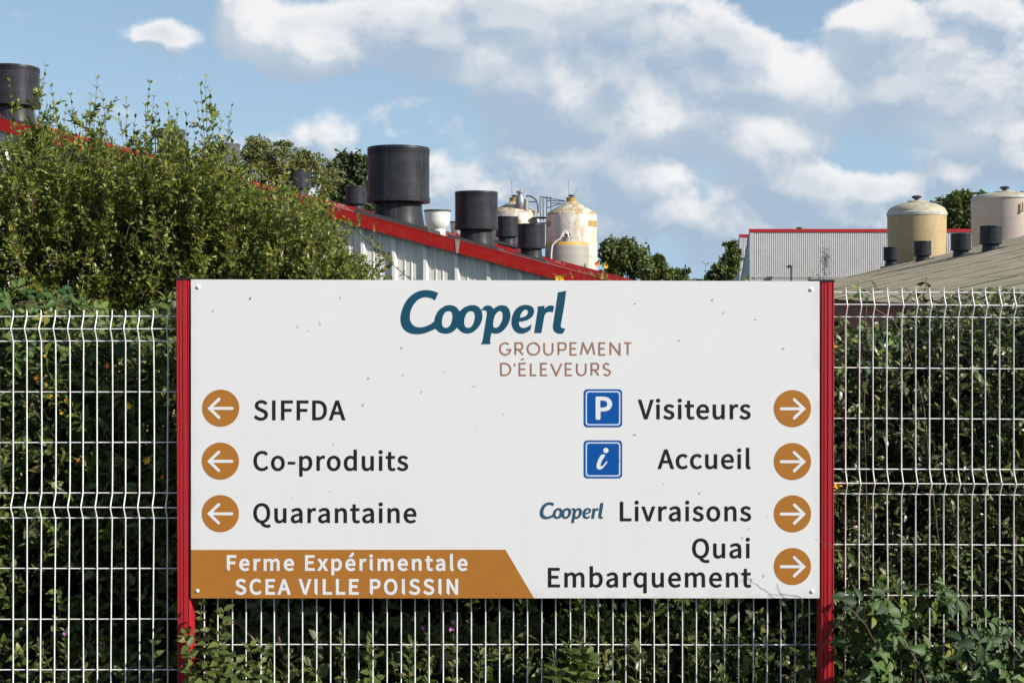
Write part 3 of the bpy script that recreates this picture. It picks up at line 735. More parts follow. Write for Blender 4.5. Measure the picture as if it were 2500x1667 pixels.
# ------------------------------------------------------------------ distant trees
def tree(label, lobes, Y, leafsize, n, mat, name='tree', depth=1.0, trunk=True, dens=.8, shape='small'):
    """lobes in directions: (column, row, half width, half height) at distance Y; crown of many leaf faces round lumpy clumps"""
    us = [l[0] for l in lobes]; cx = sum(us)/len(us); base = terrain(0, Y)
    c = P(cx, 0, Y); r = thing(name, label, 'tree', (c.x, Y, base)); px = Y/F
    tot = sum(l[2]*l[3] for l in lobes); B = []
    for (u, v, a, b) in lobes:
        q = P(u, v, Y); cc = np.array([q.x-c.x, 0, q.z-base]); ra, rb = a*px, b*px
        k = max(30, int(n*a*b/tot)); nc = max(6, int(k/60))
        cen = norm(RNG.normal(0,1,(nc,3)))*(RNG.uniform(.35,1.0,(nc,1))**.6)
        pid = RNG.integers(0,nc,k); off = RNG.normal(0,1,(k,3))*.15
        p = cen[pid]+off
        B.append(cc+p*np.array([ra, ra*depth, rb]))
    B = np.concatenate(B); k = len(B)
    D = norm(RNG.normal(0,1,(k,3))+np.array([0,0,.3])); Nn = RNG.normal(0,1,(k,3))+np.array([.8,-.6,.9])
    L = leafsize*RNG.uniform(.6,1.3,k)
    o = leaves('crown', mat, shape, B, D, Nn, L, L*.6, r)
    if trunk:
        m = MB(); top = max(P(0,l[1],Y).z for l in lobes)-base
        hh = top*.75; rw = max(.08, top*.022)
        m.tube([(0,0,-.2),(.05,0,hh*.35),(-.05,.05,hh*.7),(0,0,hh)], [rw,rw*.8,rw*.5,rw*.2], 8)
        for (u, v, a, b) in lobes:
            q = P(u, v, Y); e = Vector((q.x-c.x, 0, q.z-base)); s_ = Vector((0,0,hh*.35)); md = (s_+e)/2+Vector((0,0,-.1*e.z))
            m.tube([s_, md, e, e+Vector((a*px*.4,.1,b*px*.6))], [rw*.5,rw*.35,rw*.2,rw*.06], 6)
        m.build('trunk', M['bark'], r, smooth=True)
    return r
tree('pale airy tree rising behind the shrub left of the largest roof vent', [(600,385,36,36),(650,375,58,34),(690,405,64,45),(740,412,58,38),(640,430,62,45),(790,440,42,35),(620,360,28,20),(690,362,34,18),(745,385,26,16)], 60, .17, 10000, M['pale_tree_leaf'])
tree('dark round tree just left of the largest roof vent', [(850,430,55,48),(880,410,40,35),(820,470,40,50),(880,500,60,60),(845,392,22,16)], 75, .30, 11200, M['dark_tree_leaf'])
tree('bushy green tree right of the tall rusty silo', [(1510,625,42,40),(1555,640,38,40),(1495,650,30,35),(1530,610,26,24),(1600,668,34,30),(1490,602,18,14),(1540,596,16,12)], 70, .24, 12800, M['tree_leaf'])
tree('small pointed tree between the bushy green tree and the open gap', [(1610,655,16,26),(1608,636,8,12),(1645,675,30,16),(1668,668,16,16),(1580,668,22,20),(1697,690,14,8)], 62, .2, 4160, M['tree_leaf'])
tree('green tree against the left end of the grey buildings', [(1785,640,22,34),(1768,665,30,24),(1793,612,14,22),(1738,676,22,12),(1775,600,7,10)], 80, .24, 4160, M['tree_leaf'])
tree('dense tree between the yellow tank and the pinkish tank', [(2330,520,42,40),(2350,495,34,26),(2315,550,36,40),(2375,540,40,50),(2400,478,14,10),(2305,510,18,16)], 110, .42, 11200, M['tree_leaf'])
tree('tiny tree top just poking over the red edge of the grey building', [(1957,562,12,9)], 115, .26, 384, M['tree_leaf'])
tree('dark low tree line patch left of the yellow tank, far behind', [(1690,700,80,14),(1850,704,60,10)], 160, .4, 1440, M['dark_tree_leaf'], trunk=False)

# ------------------------------------------------------------------ fence
M['wire'] = plain('white_coated_wire', (.86,.84,.80), .35, .03, (8,8,8), dirt=(.34,.29,.22), dirt_amt=.5, dirt_scale=6)
M['post_red'] = plain('red_powder_coat', (.44,.016,.024), .45, .06, (5,5,1), dirt=(.30,.05,.05), dirt_amt=.35, dirt_scale=4)
M['cap_black'] = plain('black_plastic_cap', (.018,.017,.018), .5)
YF = 4.50; PX = YF/F
def zrow(v): return H+(V0-v)*PX
def xcol(u): return (u-1250)*PX
def fence_panel(label, u0, u1, first, rows, tip, folds, tilt=0.0, flat=False):
    """wires of one panel: rows = heights of horizontal wires, folds = middle rows that bulge towards the viewer"""
    x0, x1 = xcol(u0), xcol(u1); r = thing('wire_fence_panel', label, 'fence panel', ((x0+x1)/2, YF, 0), group='white welded wire fence panels')
    cx = (x0+x1)/2; zr = [zrow(v) for v in rows]; D = .0245; y = 0.0
    n = int((u1-first)/34.33)+1
    pts = [(0, -.0028, .03)]
    zz = sorted([(zrow(v), v in folds) for v in rows])
    path = []
    for i, (z, f) in enumerate(zz):
        path.append((z, -D if f else 0.0))
    P0 = [(0,-.0028,.02)]
    for (z, d) in path:
        if d: P0 += [(0,-.0028+d*.85,z-.006),(0,-.0028+d,z),(0,-.0028+d*.85,z+.006)]
        else: P0 += [(0,-.0028,z)]
    P0.append((0,-.0028,zrow(tip)))
    m = MB(); m.tube(P0, .0027, 7); w0 = m.build('vertical_wire', M['wire'], r, smooth=True, angle=80); mes = [w0.data]
    for q in range(3):      # knocked and slightly bowed wires
        ph = random.uniform(0,6.28); am = (.0016,.0022,.0035)[q]
        m = MB(); m.tube([(p[0]+am*math.sin(p[2]*3.1+ph), p[1]+am*.5*math.sin(p[2]*2.3+ph*2), p[2]) for p in [(a[0]+(b[0]-a[0])*t, a[1]+(b[1]-a[1])*t, a[2]+(b[2]-a[2])*t) for a, b in zip(P0[:-1],P0[1:]) for t in ((0,.33,.66) if abs(b[2]-a[2]) > .1 else (0,))]+[P0[-1]]], .0027, 7)
        o = m.build('vertical_wire', M['wire'], None, smooth=True, angle=80); mes.append(o.data); bpy.data.objects.remove(o)
    for i in range(n):
        x = xcol(first+34.33*i)-cx
        o = w0 if i == 0 else lnk('vertical_wire', random.choice(mes+[mes[0]]*3), None, r)
        o.location = (x+random.uniform(-.0006,.0006),0,0); o.rotation_euler = (0, random.uniform(-.0018,.0018), 0)
    for (z, d) in path:
        m = MB(); k = 6
        m.tube([(x0-cx+(x1-x0)*i/k, .0026+d, z+tilt*(i/k-.5)+random.uniform(-.0012,.0012)) for i in range(k+1)], .0024, 7)
        m.build('horizontal_wire', M['wire'], r, smooth=True, angle=80)
    return r
RL = [772.5,802.5,832.5,956.8,1080,1203.5,1236,1264.6,1387.5,1511,1634,1758,1790,1820,1943]
fence_panel('white wire fence panel left of the sign', -900, 440, -2-34.33*26, [v+0 for v in RL], 757, (802.5,1236,1790))
RM = [v-60.5 for v in RL]
fence_panel('white wire fence panel hanging behind and below the sign', 452, 2020, 464.2, RM, 757-60.5, tuple(v-60.5 for v in (802.5,1236,1790)))
fence_panel('white wire fence panel right of the sign', 2028, 3400, 2062.5, [v-56 for v in RL], 757-56, tuple(v-56 for v in (802.5,1236,1790)), tilt=-.010)

def post(label, uc, vtop, lean=0.0, inner=0):
    YP = 4.4375; x = (uc-1250)/F*YP; zt = H+(V0-vtop)/F*YP
    r = thing('fence_post', label, 'post', (x, YP, 0)); r.rotation_euler = (0, lean, 0)
    w = .0262; dp = .07
    prof = []
    # grooved extruded profile, seen from above: front face at y = 0
    xs = [(-w,.006),(-w+.004,0),(-w+.009,0),(-w+.0105,.004),(-w+.0125,.004),(-w+.014,0),(-.004,0),(-.0025,.003),(.0,.003),(.0015,-.001),(w-.0105,-.001),(w-.009,.004),(w-.007,.004),(w-.0055,0),(w-.003,0),(w,.005)]
    ring = xs+[(w,dp-.006),(w-.006,dp),(-w+.006,dp),(-w,dp-.006)]
    n = len(ring); vs = [(a,b,0) for a,b in ring]+[(a,b,zt) for a,b in ring]
    m = MB(); m.add(vs, [(i,(i+1)%n,n+(i+1)%n,n+i) for i in range(n)]+[tuple(range(2*n-1,n-1,-1))]); m.build('shaft', M['post_red'], r, smooth=True, angle=25)
    m = MB(); m.box((-w-.002-(.03 if inner<0 else 0),-.004,zt-.001),(w+.002+(.014 if inner>0 else 0),dp+.002,zt+.009)); m.build('cap', M['cap_black'], r, bevel=.003)
    return r
post('grooved red metal post at the left edge of the sign', 449.3, 683, -.0035, 1)
post('grooved red metal post at the right edge of the sign', 2020, 688, .001, -1)
# neighbouring posts just outside the picture
post('red fence post standing left of the picture', -1085, 740); post('red fence post standing right of the picture', 3545, 640)

# ------------------------------------------------------------------ sign
YS = 4.432; SP = YS/F                 # metres per photograph pixel on the board
def SX(u): return (u-1250)*SP
def SZ(v): return H+(V0-v)*SP
BX0, BX1, BZ0, BZ1 = SX(466), SX(2001), SZ(1460), SZ(684.5)
sign = thing('direction_sign', 'large white direction sign board with orange arrow discs between red posts', 'sign', ((BX0+BX1)/2, YS, BZ0))
OX, OZ = (BX0+BX1)/2, BZ0
def LX(u): return SX(u)-OX
def LZ(v): return SZ(v)-OZ
def board_mat():
    m, t, b, N = newmat('white_sign_sheet'); c = objco(N)
    n = N.noise(c, 1.3, 6, .6); s = N.noise(N.v('MULTIPLY', c, (22,1,1.1)), 1.0, 5, .6); f = N.noise(c, 90.0, 3, .6)
    base = N.ramp(n, [(.3,(.785,.765,.75)),(.7,(.805,.785,.77))])
    base = N.mix(N.m('MULTIPLY', N.ramp(s,[(.52,0.0),(.75,1.0)]), .045), base, (.55,.55,.53,1))
    st = N.noise(N.v('MULTIPLY', c, (75,1,1.6)), 1.0, 4, .6); base = N.mix(N.m('MULTIPLY', N.ramp(st,[(.60,0.0),(.74,1.0)]), .08), base, (.50,.49,.45,1))
    gx = N.n('ShaderNodeSeparateXYZ'); t.links.new(c, gx.inputs[0])
    gr = N.noise(N.v('MULTIPLY', c, (14,1,9)), 1.0, 6, .65)
    base = N.mix(N.m('MULTIPLY', N.m('MULTIPLY', N.ramp(gx.outputs[2], [(0.0,1.0),(.05,0.0)]), N.ramp(gr,[(.4,0.0),(.65,1.0)])), .35), base, (.46,.46,.38,1))
    base = N.mix(N.m('MULTIPLY', N.m('MULTIPLY', N.ramp(N.m('DIVIDE', N.m('ABSOLUTE', gx.outputs[0]), 1.23), [(.965,0.0),(1.0,1.0)]), N.ramp(gr,[(.4,0.0),(.65,1.0)])), .35), base, (.46,.46,.38,1))
    base = N.mix(N.m('MULTIPLY', N.ramp(f,[(.66,0.0),(.78,1.0)]), .14), base, (.45,.43,.40,1))
    t.links.new(base, b.inputs['Base Color']); b.inputs['Roughness'].default_value = .32; b.inputs['Specular IOR Level'].default_value = .35
    bump(N, b, N.noise(c, 1.5, 3, .5), .05, .02); return m
M['board'] = board_mat()
def ink(name, col, rough=.4): return plain(name, col, rough, .06, (12,12,12), spec=.3)
M['ink_black'] = ink('black_print', (.020,.016,.016)); M['ink_orange'] = ink('ochre_print', (.43,.17,.030)); M['ink_teal'] = ink('teal_print', (.010,.075,.125))
M['ink_teal2'] = ink('faded_teal_print', (.035,.095,.145)); M['ink_brown'] = ink('copper_print', (.36,.19,.12)); M['ink_blue'] = ink('blue_print', (.003,.085,.34))
M['ink_white'] = ink('white_print', (.78,.78,.78)); M['screw'] = ink('white_screw_cap', (.82,.82,.82), .3)
M['edge'] = ink('sheet_edge', (.6,.58,.54))
m = MB(); w_ = BX1-BX0; h_ = BZ1-BZ0; sl = 2.2*SP
m.hexa([(-w_/2,0,0),(w_/2,0,-0*sl),(w_/2,.0035,0),(-w_/2,.0035,0),(-w_/2,0,h_+sl),(w_/2,0,h_-sl),(w_/2,.0035,h_-sl),(-w_/2,.0035,h_+sl)])
m.build('board', M['board'], sign, bevel=.0006)

def fill_curve(name, contours, mat, lift, offset=0.0, parent=sign, bez=False, res=6):
    """closed outlines (poly or bezier) filled as a thin sheet, `lift` metres proud of the board"""
    cu = bpy.data.curves.new(name, 'CURVE'); cu.dimensions = '2D'; cu.fill_mode = 'BOTH'; cu.resolution_u = res; cu.offset = offset
    for c in contours:
        if bez:
            n = len(c)//6; s = cu.splines.new('BEZIER'); s.bezier_points.add(n-1)
            for i, p in enumerate(s.bezier_points):
                a = c[i*6:i*6+6]; p.handle_left_type = p.handle_right_type = 'FREE'
                p.co = (a[2],a[3],0); p.handle_left = (a[0],a[1],0); p.handle_right = (a[4],a[5],0)
        else:
            s = cu.splines.new('POLY'); s.points.add(len(c)-1)
            for q, a in zip(s.points, c): q.co = (a[0],a[1],0,1)
        s.use_cyclic_u = True
    tmp = bpy.data.objects.new('tmp', cu); COL.objects.link(tmp)
    dg = bpy.context.evaluated_depsgraph_get(); me = bpy.data.meshes.new_from_object(tmp.evaluated_get(dg)); bpy.data.objects.remove(tmp); bpy.data.curves.remove(cu)
    me.name = name; n = len(me.vertices); co = np.empty(n*3, np.float32); me.vertices.foreach_get('co', co); co = co.reshape(-1,3)
    out = np.stack([co[:,0], np.full(n,-lift), co[:,1]], 1); me.vertices.foreach_set('co', out.ravel()); me.update()
    me.materials.clear(); return lnk(name, me, mat, parent)

def ribbon_geo(pts, w, closed, lift, vs, fs):
    """band of width w along a line, one quad per step; steps lie a hair apart where they could overlap"""
    P_ = [Vector((p[0],p[1])) for p in pts]
    Q = [P_[0]]
    for p in P_[1:]:
        if (p-Q[-1]).length > 1e-6: Q.append(p)
    if closed and (Q[0]-Q[-1]).length < 1e-6: Q.pop()
    n = len(Q); segs = n if closed else n-1
    for i in range(segs):
        a, b = Q[i], Q[(i+1)%n]; d = (b-a).normalized(); nn = Vector((-d.y,d.x))*w/2
        def ext(j, other):
            if not closed and (j == 0 or j == n-1): return 0.0
            e = (Q[(j+1)%n]-Q[j]).normalized(); c = (Q[j]-Q[j-1]).normalized(); t = max(-1,min(1,e.dot(c))); return w/2*min(1.0, math.tan(math.acos(t)/2))
        e0, e1 = ext(i,0), ext((i+1)%n,0); a2 = a-d*e0; b2 = b+d*e1
        y = -(lift+.00003*(i%3)); k = len(vs)
        for q in (a2-nn, b2-nn, b2+nn, a2+nn): vs.append((q.x, y, q.y))
        fs.append((k,k+1,k+2,k+3))
def sheet(name, vs, fs, mat, parent):
    me = bpy.data.meshes.new(name); me.from_pydata(vs, [], fs); me.update(); return lnk(name, me, mat, parent)
def flatten(c, res=7):
    n = len(c)//6; out = []
    for i in range(n):
        a = c[i*6:i*6+6]; b = c[((i+1)%n)*6:((i+1)%n)*6+6]; p0 = (a[2],a[3]); p1 = (a[4],a[5]); p2 = (b[0],b[1]); p3 = (b[2],b[3])
        st = abs((p1[0]-p0[0])*(p3[1]-p0[1])-(p1[1]-p0[1])*(p3[0]-p0[0]))+abs((p2[0]-p0[0])*(p3[1]-p0[1])-(p2[1]-p0[1])*(p3[0]-p0[0])) < 1e-9
        m_ = 1 if st else res
        for k in range(m_):
            t = k/m_; u = 1-t; out.append(tuple(p0[j]*u**3+3*p1[j]*t*u*u+3*p2[j]*t*t*u+p3[j]*t**3 for j in (0,1)))
    return out

GLY = json.loads(r'''{"-":[364,[[48,282,48,257,138,257,228,257,317,257,317,282,317,306,317,331,228,331,138,331,48,331,48,306]]],"A":[639,[[91,257,4,0,37,0,69,0,102,0,127,78,152,157,176,235,270,235,364,235,458,235,482,157,507,78,532,0,566,0,600,0,634,0,547,257,460,513,373,770,337,770,301,770,265,770,178,513],[278,312,201,312,213,352,226,391,238,431,266,518,291,601,315,691,317,691,318,691,319,691,345,602,369,518,397,431,409,391,422,352,434,312,356,312]]],"C":[670,[[204,-14,396,-14,496,-14,571,26,632,97,614,117,597,138,579,159,529,104,474,71,400,71,253,71,161,193,161,388,161,580,258,699,403,699,470,699,520,669,561,626,578,647,596,668,613,689,569,738,496,784,402,784,207,784,61,633,61,384,61,134]]],"D":[723,[[106,257,106,0,172,0,237,0,303,0,535,0,661,144,661,388,661,633,535,770,298,770,234,770,170,770,106,770,106,513],[232,80,203,80,203,284,203,487,203,691,232,691,261,691,290,691,472,691,561,583,561,388,561,193,472,80,290,80,261,80]]],"E":[619,[[106,257,106,0,258,0,409,0,561,0,561,28,561,55,561,83,442,83,322,83,203,83,203,176,203,270,203,363,300,363,397,363,495,363,495,391,495,419,495,446,397,446,300,446,203,446,203,527,203,607,203,688,318,688,434,688,549,688,549,715,549,743,549,770,402,770,254,770,106,770,106,513]]],"F":[580,[[106,257,106,0,138,0,171,0,203,0,203,115,203,230,203,346,301,346,399,346,497,346,497,373,497,400,497,428,399,428,301,428,203,428,203,514,203,601,203,688,318,688,434,688,549,688,549,715,549,743,549,770,402,770,254,770,106,770,106,513]]],"I":[308,[[106,257,106,0,138,0,171,0,203,0,203,257,203,513,203,770,171,770,138,770,106,770,106,513]]],"L":[570,[[106,257,106,0,251,0,395,0,540,0,540,28,540,55,540,83,428,83,315,83,203,83,203,312,203,541,203,770,171,770,138,770,106,770,106,513]]],"N":[759,[[106,257,106,0,137,0,167,0,197,0,197,135,197,270,197,404,197,485,190,567,186,645,187,645,189,645,190,645,218,592,245,539,273,486,367,324,460,162,554,0,587,0,620,0,653,0,653,257,653,513,653,770,623,770,592,770,561,770,561,637,561,503,561,370,561,290,568,203,575,126,573,126,571,126,569,126,542,179,514,232,486,285,393,446,299,608,205,770,172,770,139,770,106,770,106,513]]],"O":[779,[[196,-14,390,-14,583,-14,718,141,718,388,718,634,583,784,390,784,196,784,61,634,61,388,61,141],[528,71,390,71,251,71,161,195,161,388,161,580,251,699,390,699,528,699,619,580,619,388,619,195]]],"P":[665,[[106,257,106,0,138,0,171,0,203,0,203,102,203,204,203,307,245,307,287,307,330,307,499,307,613,381,613,544,613,712,498,770,326,770,252,770,179,770,106,770,106,513],[241,386,203,386,203,487,203,589,203,691,239,691,276,691,313,691,449,691,517,657,517,544,517,434,453,386,317,386,279,386]]],"Q":[779,[[528,67,390,67,251,67,161,191,161,388,161,580,251,699,390,699,528,699,619,580,619,388,619,191],[483,-193,625,-193,671,-193,712,-186,735,-175,729,-151,723,-126,716,-101,696,-107,670,-112,636,-112,553,-112,481,-78,446,-9,609,19,718,166,718,388,718,634,583,784,390,784,196,784,61,634,61,388,61,162,174,13,342,-11,386,-116]]],"S":[626,[[210,-14,319,-14,480,-14,581,83,581,205,581,319,512,372,422,411,386,426,349,442,313,458,253,483,185,512,185,587,185,655,242,699,329,699,400,699,457,671,504,627,521,648,538,668,555,689,501,745,420,784,329,784,189,784,86,699,86,580,86,467,171,413,243,382,279,366,316,350,353,334,426,301,482,276,482,196,482,122,422,71,320,71,241,71,163,109,108,167,89,145,70,122,50,100,117,30]]],"V":[604,[[165,257,247,0,284,0,322,0,359,0,441,257,522,513,604,770,571,770,538,770,505,770,464,631,423,492,381,353,355,263,336,189,307,99,305,99,304,99,303,99,274,189,254,263,228,353,186,492,145,631,103,770,69,770,35,770,1,770,83,513]]],"a":[591,[[132,-14,228,-14,298,-14,362,23,417,68,418,68,419,68,420,68,423,46,426,23,429,0,455,0,481,0,507,0,507,117,507,234,507,351,507,493,450,585,310,585,217,585,138,544,86,511,98,488,111,466,123,444,168,475,228,505,294,505,388,505,412,435,412,361,169,334,62,272,62,148,62,45],[310,64,255,64,199,64,154,89,154,154,154,228,220,275,412,297,412,244,412,192,412,139,356,89]]],"b":[649,[[295,-14,348,-14,478,-14,596,99,596,294,596,471,516,585,369,585,305,585,242,549,189,505,190,539,192,573,193,607,193,683,193,760,193,836,161,836,129,836,97,836,97,557,97,279,97,0,122,0,148,0,173,0,176,20,179,39,182,59,183,59,185,59,186,59,235,14],[426,67,332,67,294,67,243,82,193,126,193,226,193,326,193,426,247,477,297,504,345,504,454,504,496,420,496,293,496,152]]],"c":[536,[[170,-14,321,-14,390,-14,455,14,506,58,492,79,478,101,464,123,429,91,382,66,330,66,225,66,153,153,153,285,153,416,229,504,333,504,377,504,414,484,446,455,463,476,479,497,495,518,455,554,403,585,329,585,182,585,55,475,55,285,55,96]]],"d":[651,[[148,-14,291,-14,359,-14,420,23,464,67,465,67,466,67,467,67,470,45,473,22,476,0,502,0,528,0,555,0,555,279,555,557,555,836,522,836,490,836,458,836,458,763,458,690,458,617,460,584,461,551,463,519,413,560,370,585,303,585,172,585,56,470,56,285,56,95],[364,67,312,67,212,67,154,148,154,286,154,416,228,504,319,504,367,504,411,487,458,444,458,345,458,245,458,145,411,92]]],"e":[582,[[175,-14,328,-14,404,-14,465,12,515,44,504,65,492,87,481,108,438,80,394,63,338,63,230,63,155,141,149,263,277,263,405,263,534,263,536,277,538,296,538,317,538,480,456,585,310,585,180,585,55,471,55,285,55,97],[250,331,148,331,160,444,231,508,312,508,401,508,454,446,454,331,352,331]]],"i":[289,[[97,190,97,0,129,0,161,0,193,0,193,190,193,380,193,570,161,570,129,570,97,570,97,380],[107,688,145,688,183,688,209,713,209,752,209,789,183,814,145,814,107,814,82,789,82,752,82,713]]],"l":[298,[[126,-14,197,-14,224,-14,239,-9,253,-5,249,19,244,44,239,68,229,66,225,66,220,66,205,66,193,78,193,107,193,350,193,593,193,836,161,836,129,836,97,836,97,595,97,354,97,113,97,33]]],"m":[973,[[97,190,97,0,129,0,161,0,193,0,193,138,193,276,193,414,245,473,293,501,336,501,409,501,442,456,442,349,442,232,442,116,442,0,474,0,506,0,538,0,538,138,538,276,538,414,591,473,638,501,682,501,754,501,788,456,788,349,788,232,788,116,788,0,820,0,852,0,883,0,883,120,883,241,883,361,883,506,828,585,711,585,641,585,582,540,522,476,499,543,453,585,364,585,296,585,237,542,187,487,186,487,186,487,185,487,182,515,179,543,175,570,149,570,123,570,97,570,97,380]]],"n":[641,[[97,190,97,0,129,0,161,0,193,0,193,138,193,276,193,414,250,472,290,501,349,501,424,501,457,456,457,349,457,232,457,116,457,0,489,0,521,0,553,0,553,120,553,241,553,361,553,506,498,585,378,585,300,585,241,542,187,487,186,487,186,487,185,487,182,515,179,543,175,570,149,570,123,570,97,570,97,380]]],"o":[637,[[179,-14,318,-14,458,-14,582,96,582,285,582,475,458,585,318,585,179,585,55,475,55,285,55,96],[417,66,318,66,220,66,153,153,153,285,153,416,220,504,318,504,417,504,484,416,484,285,484,153]]],"p":[651,[[97,30,97,-241,129,-241,161,-241,193,-241,193,-176,193,-112,193,-47,192,-14,191,19,190,53,242,9,296,-14,348,-14,478,-14,596,99,596,294,596,471,516,585,369,585,303,585,238,547,187,504,186,504,186,504,185,504,182,526,179,548,175,570,149,570,123,570,97,570,97,300],[426,67,332,67,294,67,244,82,193,126,193,226,193,326,193,426,248,477,297,504,345,504,454,504,496,420,496,293,496,152]]],"q":[651,[[458,-173,458,-241,490,-241,522,-241,555,-241,555,30,555,300,555,570,529,570,504,570,478,570,475,553,472,535,468,517,468,517,467,517,466,517,416,561,370,585,303,585,172,585,56,470,56,285,56,95,148,-14,291,-14,357,-14,417,21,463,66,461,32,460,-3,458,-38,458,-105],[364,67,312,67,212,67,154,148,154,286,154,416,228,504,319,504,367,504,411,487,458,444,458,345,458,245,458,145,411,92]]],"r":[408,[[97,190,97,0,129,0,161,0,193,0,193,122,193,244,193,367,231,463,289,499,336,499,360,499,373,496,392,489,398,517,404,545,410,572,392,582,374,585,349,585,286,585,227,539,187,466,186,466,186,466,185,466,182,501,179,536,175,570,149,570,123,570,97,570,97,380]]],"s":[492,[[165,-14,246,-14,380,-14,453,63,453,155,453,264,362,297,279,329,215,353,157,374,157,428,157,473,190,511,263,511,313,511,353,488,392,460,407,480,423,500,438,520,395,556,332,585,262,585,137,585,65,514,65,423,65,326,151,288,231,258,294,235,361,208,361,150,361,101,325,61,249,61,181,61,130,88,80,129,64,108,49,86,34,65,87,20]]],"t":[396,[[154,-14,275,-14,311,-14,349,-3,381,7,375,32,369,56,362,80,343,71,318,64,297,64,231,64,209,104,209,173,209,280,209,386,209,493,261,493,313,493,364,493,364,519,364,544,364,570,313,570,261,570,209,570,209,624,209,678,209,731,182,731,156,731,129,731,126,678,122,624,119,570,89,569,58,567,28,565,28,541,28,517,28,493,57,493,85,493,113,493,113,387,113,282,113,176,113,62]]],"u":[638,[[143,-14,264,-14,341,-14,398,27,452,89,453,89,454,89,455,89,457,60,460,30,462,0,489,0,515,0,542,0,542,190,542,380,542,570,510,570,478,570,446,570,446,436,446,301,446,166,392,99,351,69,292,69,216,69,185,114,185,221,185,337,185,454,185,570,153,570,120,570,88,570,88,450,88,329,88,209,88,63]]],"v":[547,[[151,190,220,0,257,0,294,0,332,0,399,190,466,380,534,570,502,570,471,570,439,570,403,462,367,354,331,246,314,190,295,132,278,78,277,78,275,78,273,78,256,132,238,190,221,246,185,354,149,462,113,570,80,570,47,570,14,570,82,380]]],"x":[523,[[78,99,16,0,49,0,83,0,117,0,142,44,168,89,193,133,213,168,231,203,251,235,253,235,255,235,256,235,278,203,299,168,318,133,346,89,374,44,402,0,437,0,472,0,507,0,445,96,382,192,319,288,377,382,435,476,493,570,459,570,426,570,393,570,369,529,346,487,322,445,305,413,289,382,272,350,270,350,269,350,267,350,248,382,228,413,211,445,186,487,160,529,134,570,100,570,65,570,30,570,88,479,146,388,204,297,141,198]]],"é":[582,[[175,-14,328,-14,404,-14,465,12,515,44,504,65,492,87,481,108,438,80,394,63,338,63,230,63,155,141,149,263,277,263,405,263,534,263,536,277,538,296,538,317,538,480,456,585,310,585,180,585,55,471,55,285,55,97],[250,331,148,331,160,444,231,508,312,508,401,508,454,446,454,331,352,331],[277,688,293,672,354,732,415,793,476,853,454,874,432,895,410,916,354,851,299,786,244,721,260,704]]]}''')
def text(name, s, ul, ur, vbase, caph, mat, bold, lift=.0008, ref='I'):
    """set a line so that its ink runs from column ul to ur with its baseline on row vbase; caph = capital height in pixels"""
    E = max(p for c in GLY['I'][1] for p in c[3::6]); k = (caph-2*bold)*SP/E      # metres per glyph unit
    cs = []; adv = 0; xs = []
    for ch in s:
        if ch == ' ': adv += 235*1.0; xs.append(None); continue
        A, L = GLY[ch]; xs.append(adv); adv += A
    def inkx(ch): 
        X = [p for c in GLY[ch][1] for p in c[2::6]]; return min(X), max(X)
    i0 = inkx(s[0])[0]; i1 = inkx(s[-1])[1]; n = len(s)-1
    want = ((ur-ul)-2*bold)*SP/k; have = xs[-1]+i1-i0; tr = (want-have)/n
    x0 = LX(ul)+bold*SP-i0*k; z0 = LZ(vbase)+bold*SP
    for i, ch in enumerate(s):
        if ch == ' ': continue
        for c in GLY[ch][1]:
            a = [0]*len(c)
            for j in range(0,len(c),2): a[j] = x0+(xs[i]+tr*i+c[j])*k; a[j+1] = z0+c[j+1]*k
            cs.append(a)
    o = fill_curve(name, cs, mat, lift+.0001, 0.0, bez=True); me = o.data
    vs = [tuple(v.co) for v in me.vertices]; fs = [tuple(p.vertices) for p in me.polygons]
    bpy.data.objects.remove(o); bpy.data.meshes.remove(me)
    for c in cs: ribbon_geo(flatten(c), 2*bold*SP, True, lift, vs, fs)
    return sheet(name, vs, fs, mat, sign)

def arc_pts(cx, cz, r, n=48, a0=0, a1=2*math.pi): return [(cx+r*math.cos(a0+(a1-a0)*i/n), cz+r*math.sin(a0+(a1-a0)*i/n)) for i in range(n)]
def stroke(pts, w, round_=True):
    """closed outline of a polyline of width w with round ends"""
    pts = [Vector((p[0],p[1])) for p in pts]; Lf=[]; Rt=[]; n=len(pts)
    for i, p in enumerate(pts):
        d0 = (pts[i]-pts[i-1]).normalized() if i else (pts[1]-pts[0]).normalized(); d1 = (pts[i+1]-pts[i]).normalized() if i < n-1 else d0
        nn = Vector((-(d0.y+d1.y),(d0.x+d1.x))).normalized(); c = max(.35, nn.dot(Vector((-d0.y,d0.x))))
        Lf.append(p+nn*w/2/c); Rt.append(p-nn*w/2/c)
    out = list(Lf)
    if round_:
        d = (pts[-1]-pts[-2]).normalized(); a = math.atan2(d.y,d.x); out += [pts[-1]+Vector((math.cos(a+math.pi/2-math.pi*k/6),math.sin(a+math.pi/2-math.pi*k/6)))*w/2 for k in range(1,6)]
    out += Rt[::-1]
    if round_:
        d = (pts[0]-pts[1]).normalized(); a = math.atan2(d.y,d.x); out += [pts[0]+Vector((math.cos(a+math.pi/2-math.pi*k/6),math.sin(a+math.pi/2-math.pi*k/6)))*w/2 for k in range(1,6)]
    return [(q.x,q.y) for q in out]

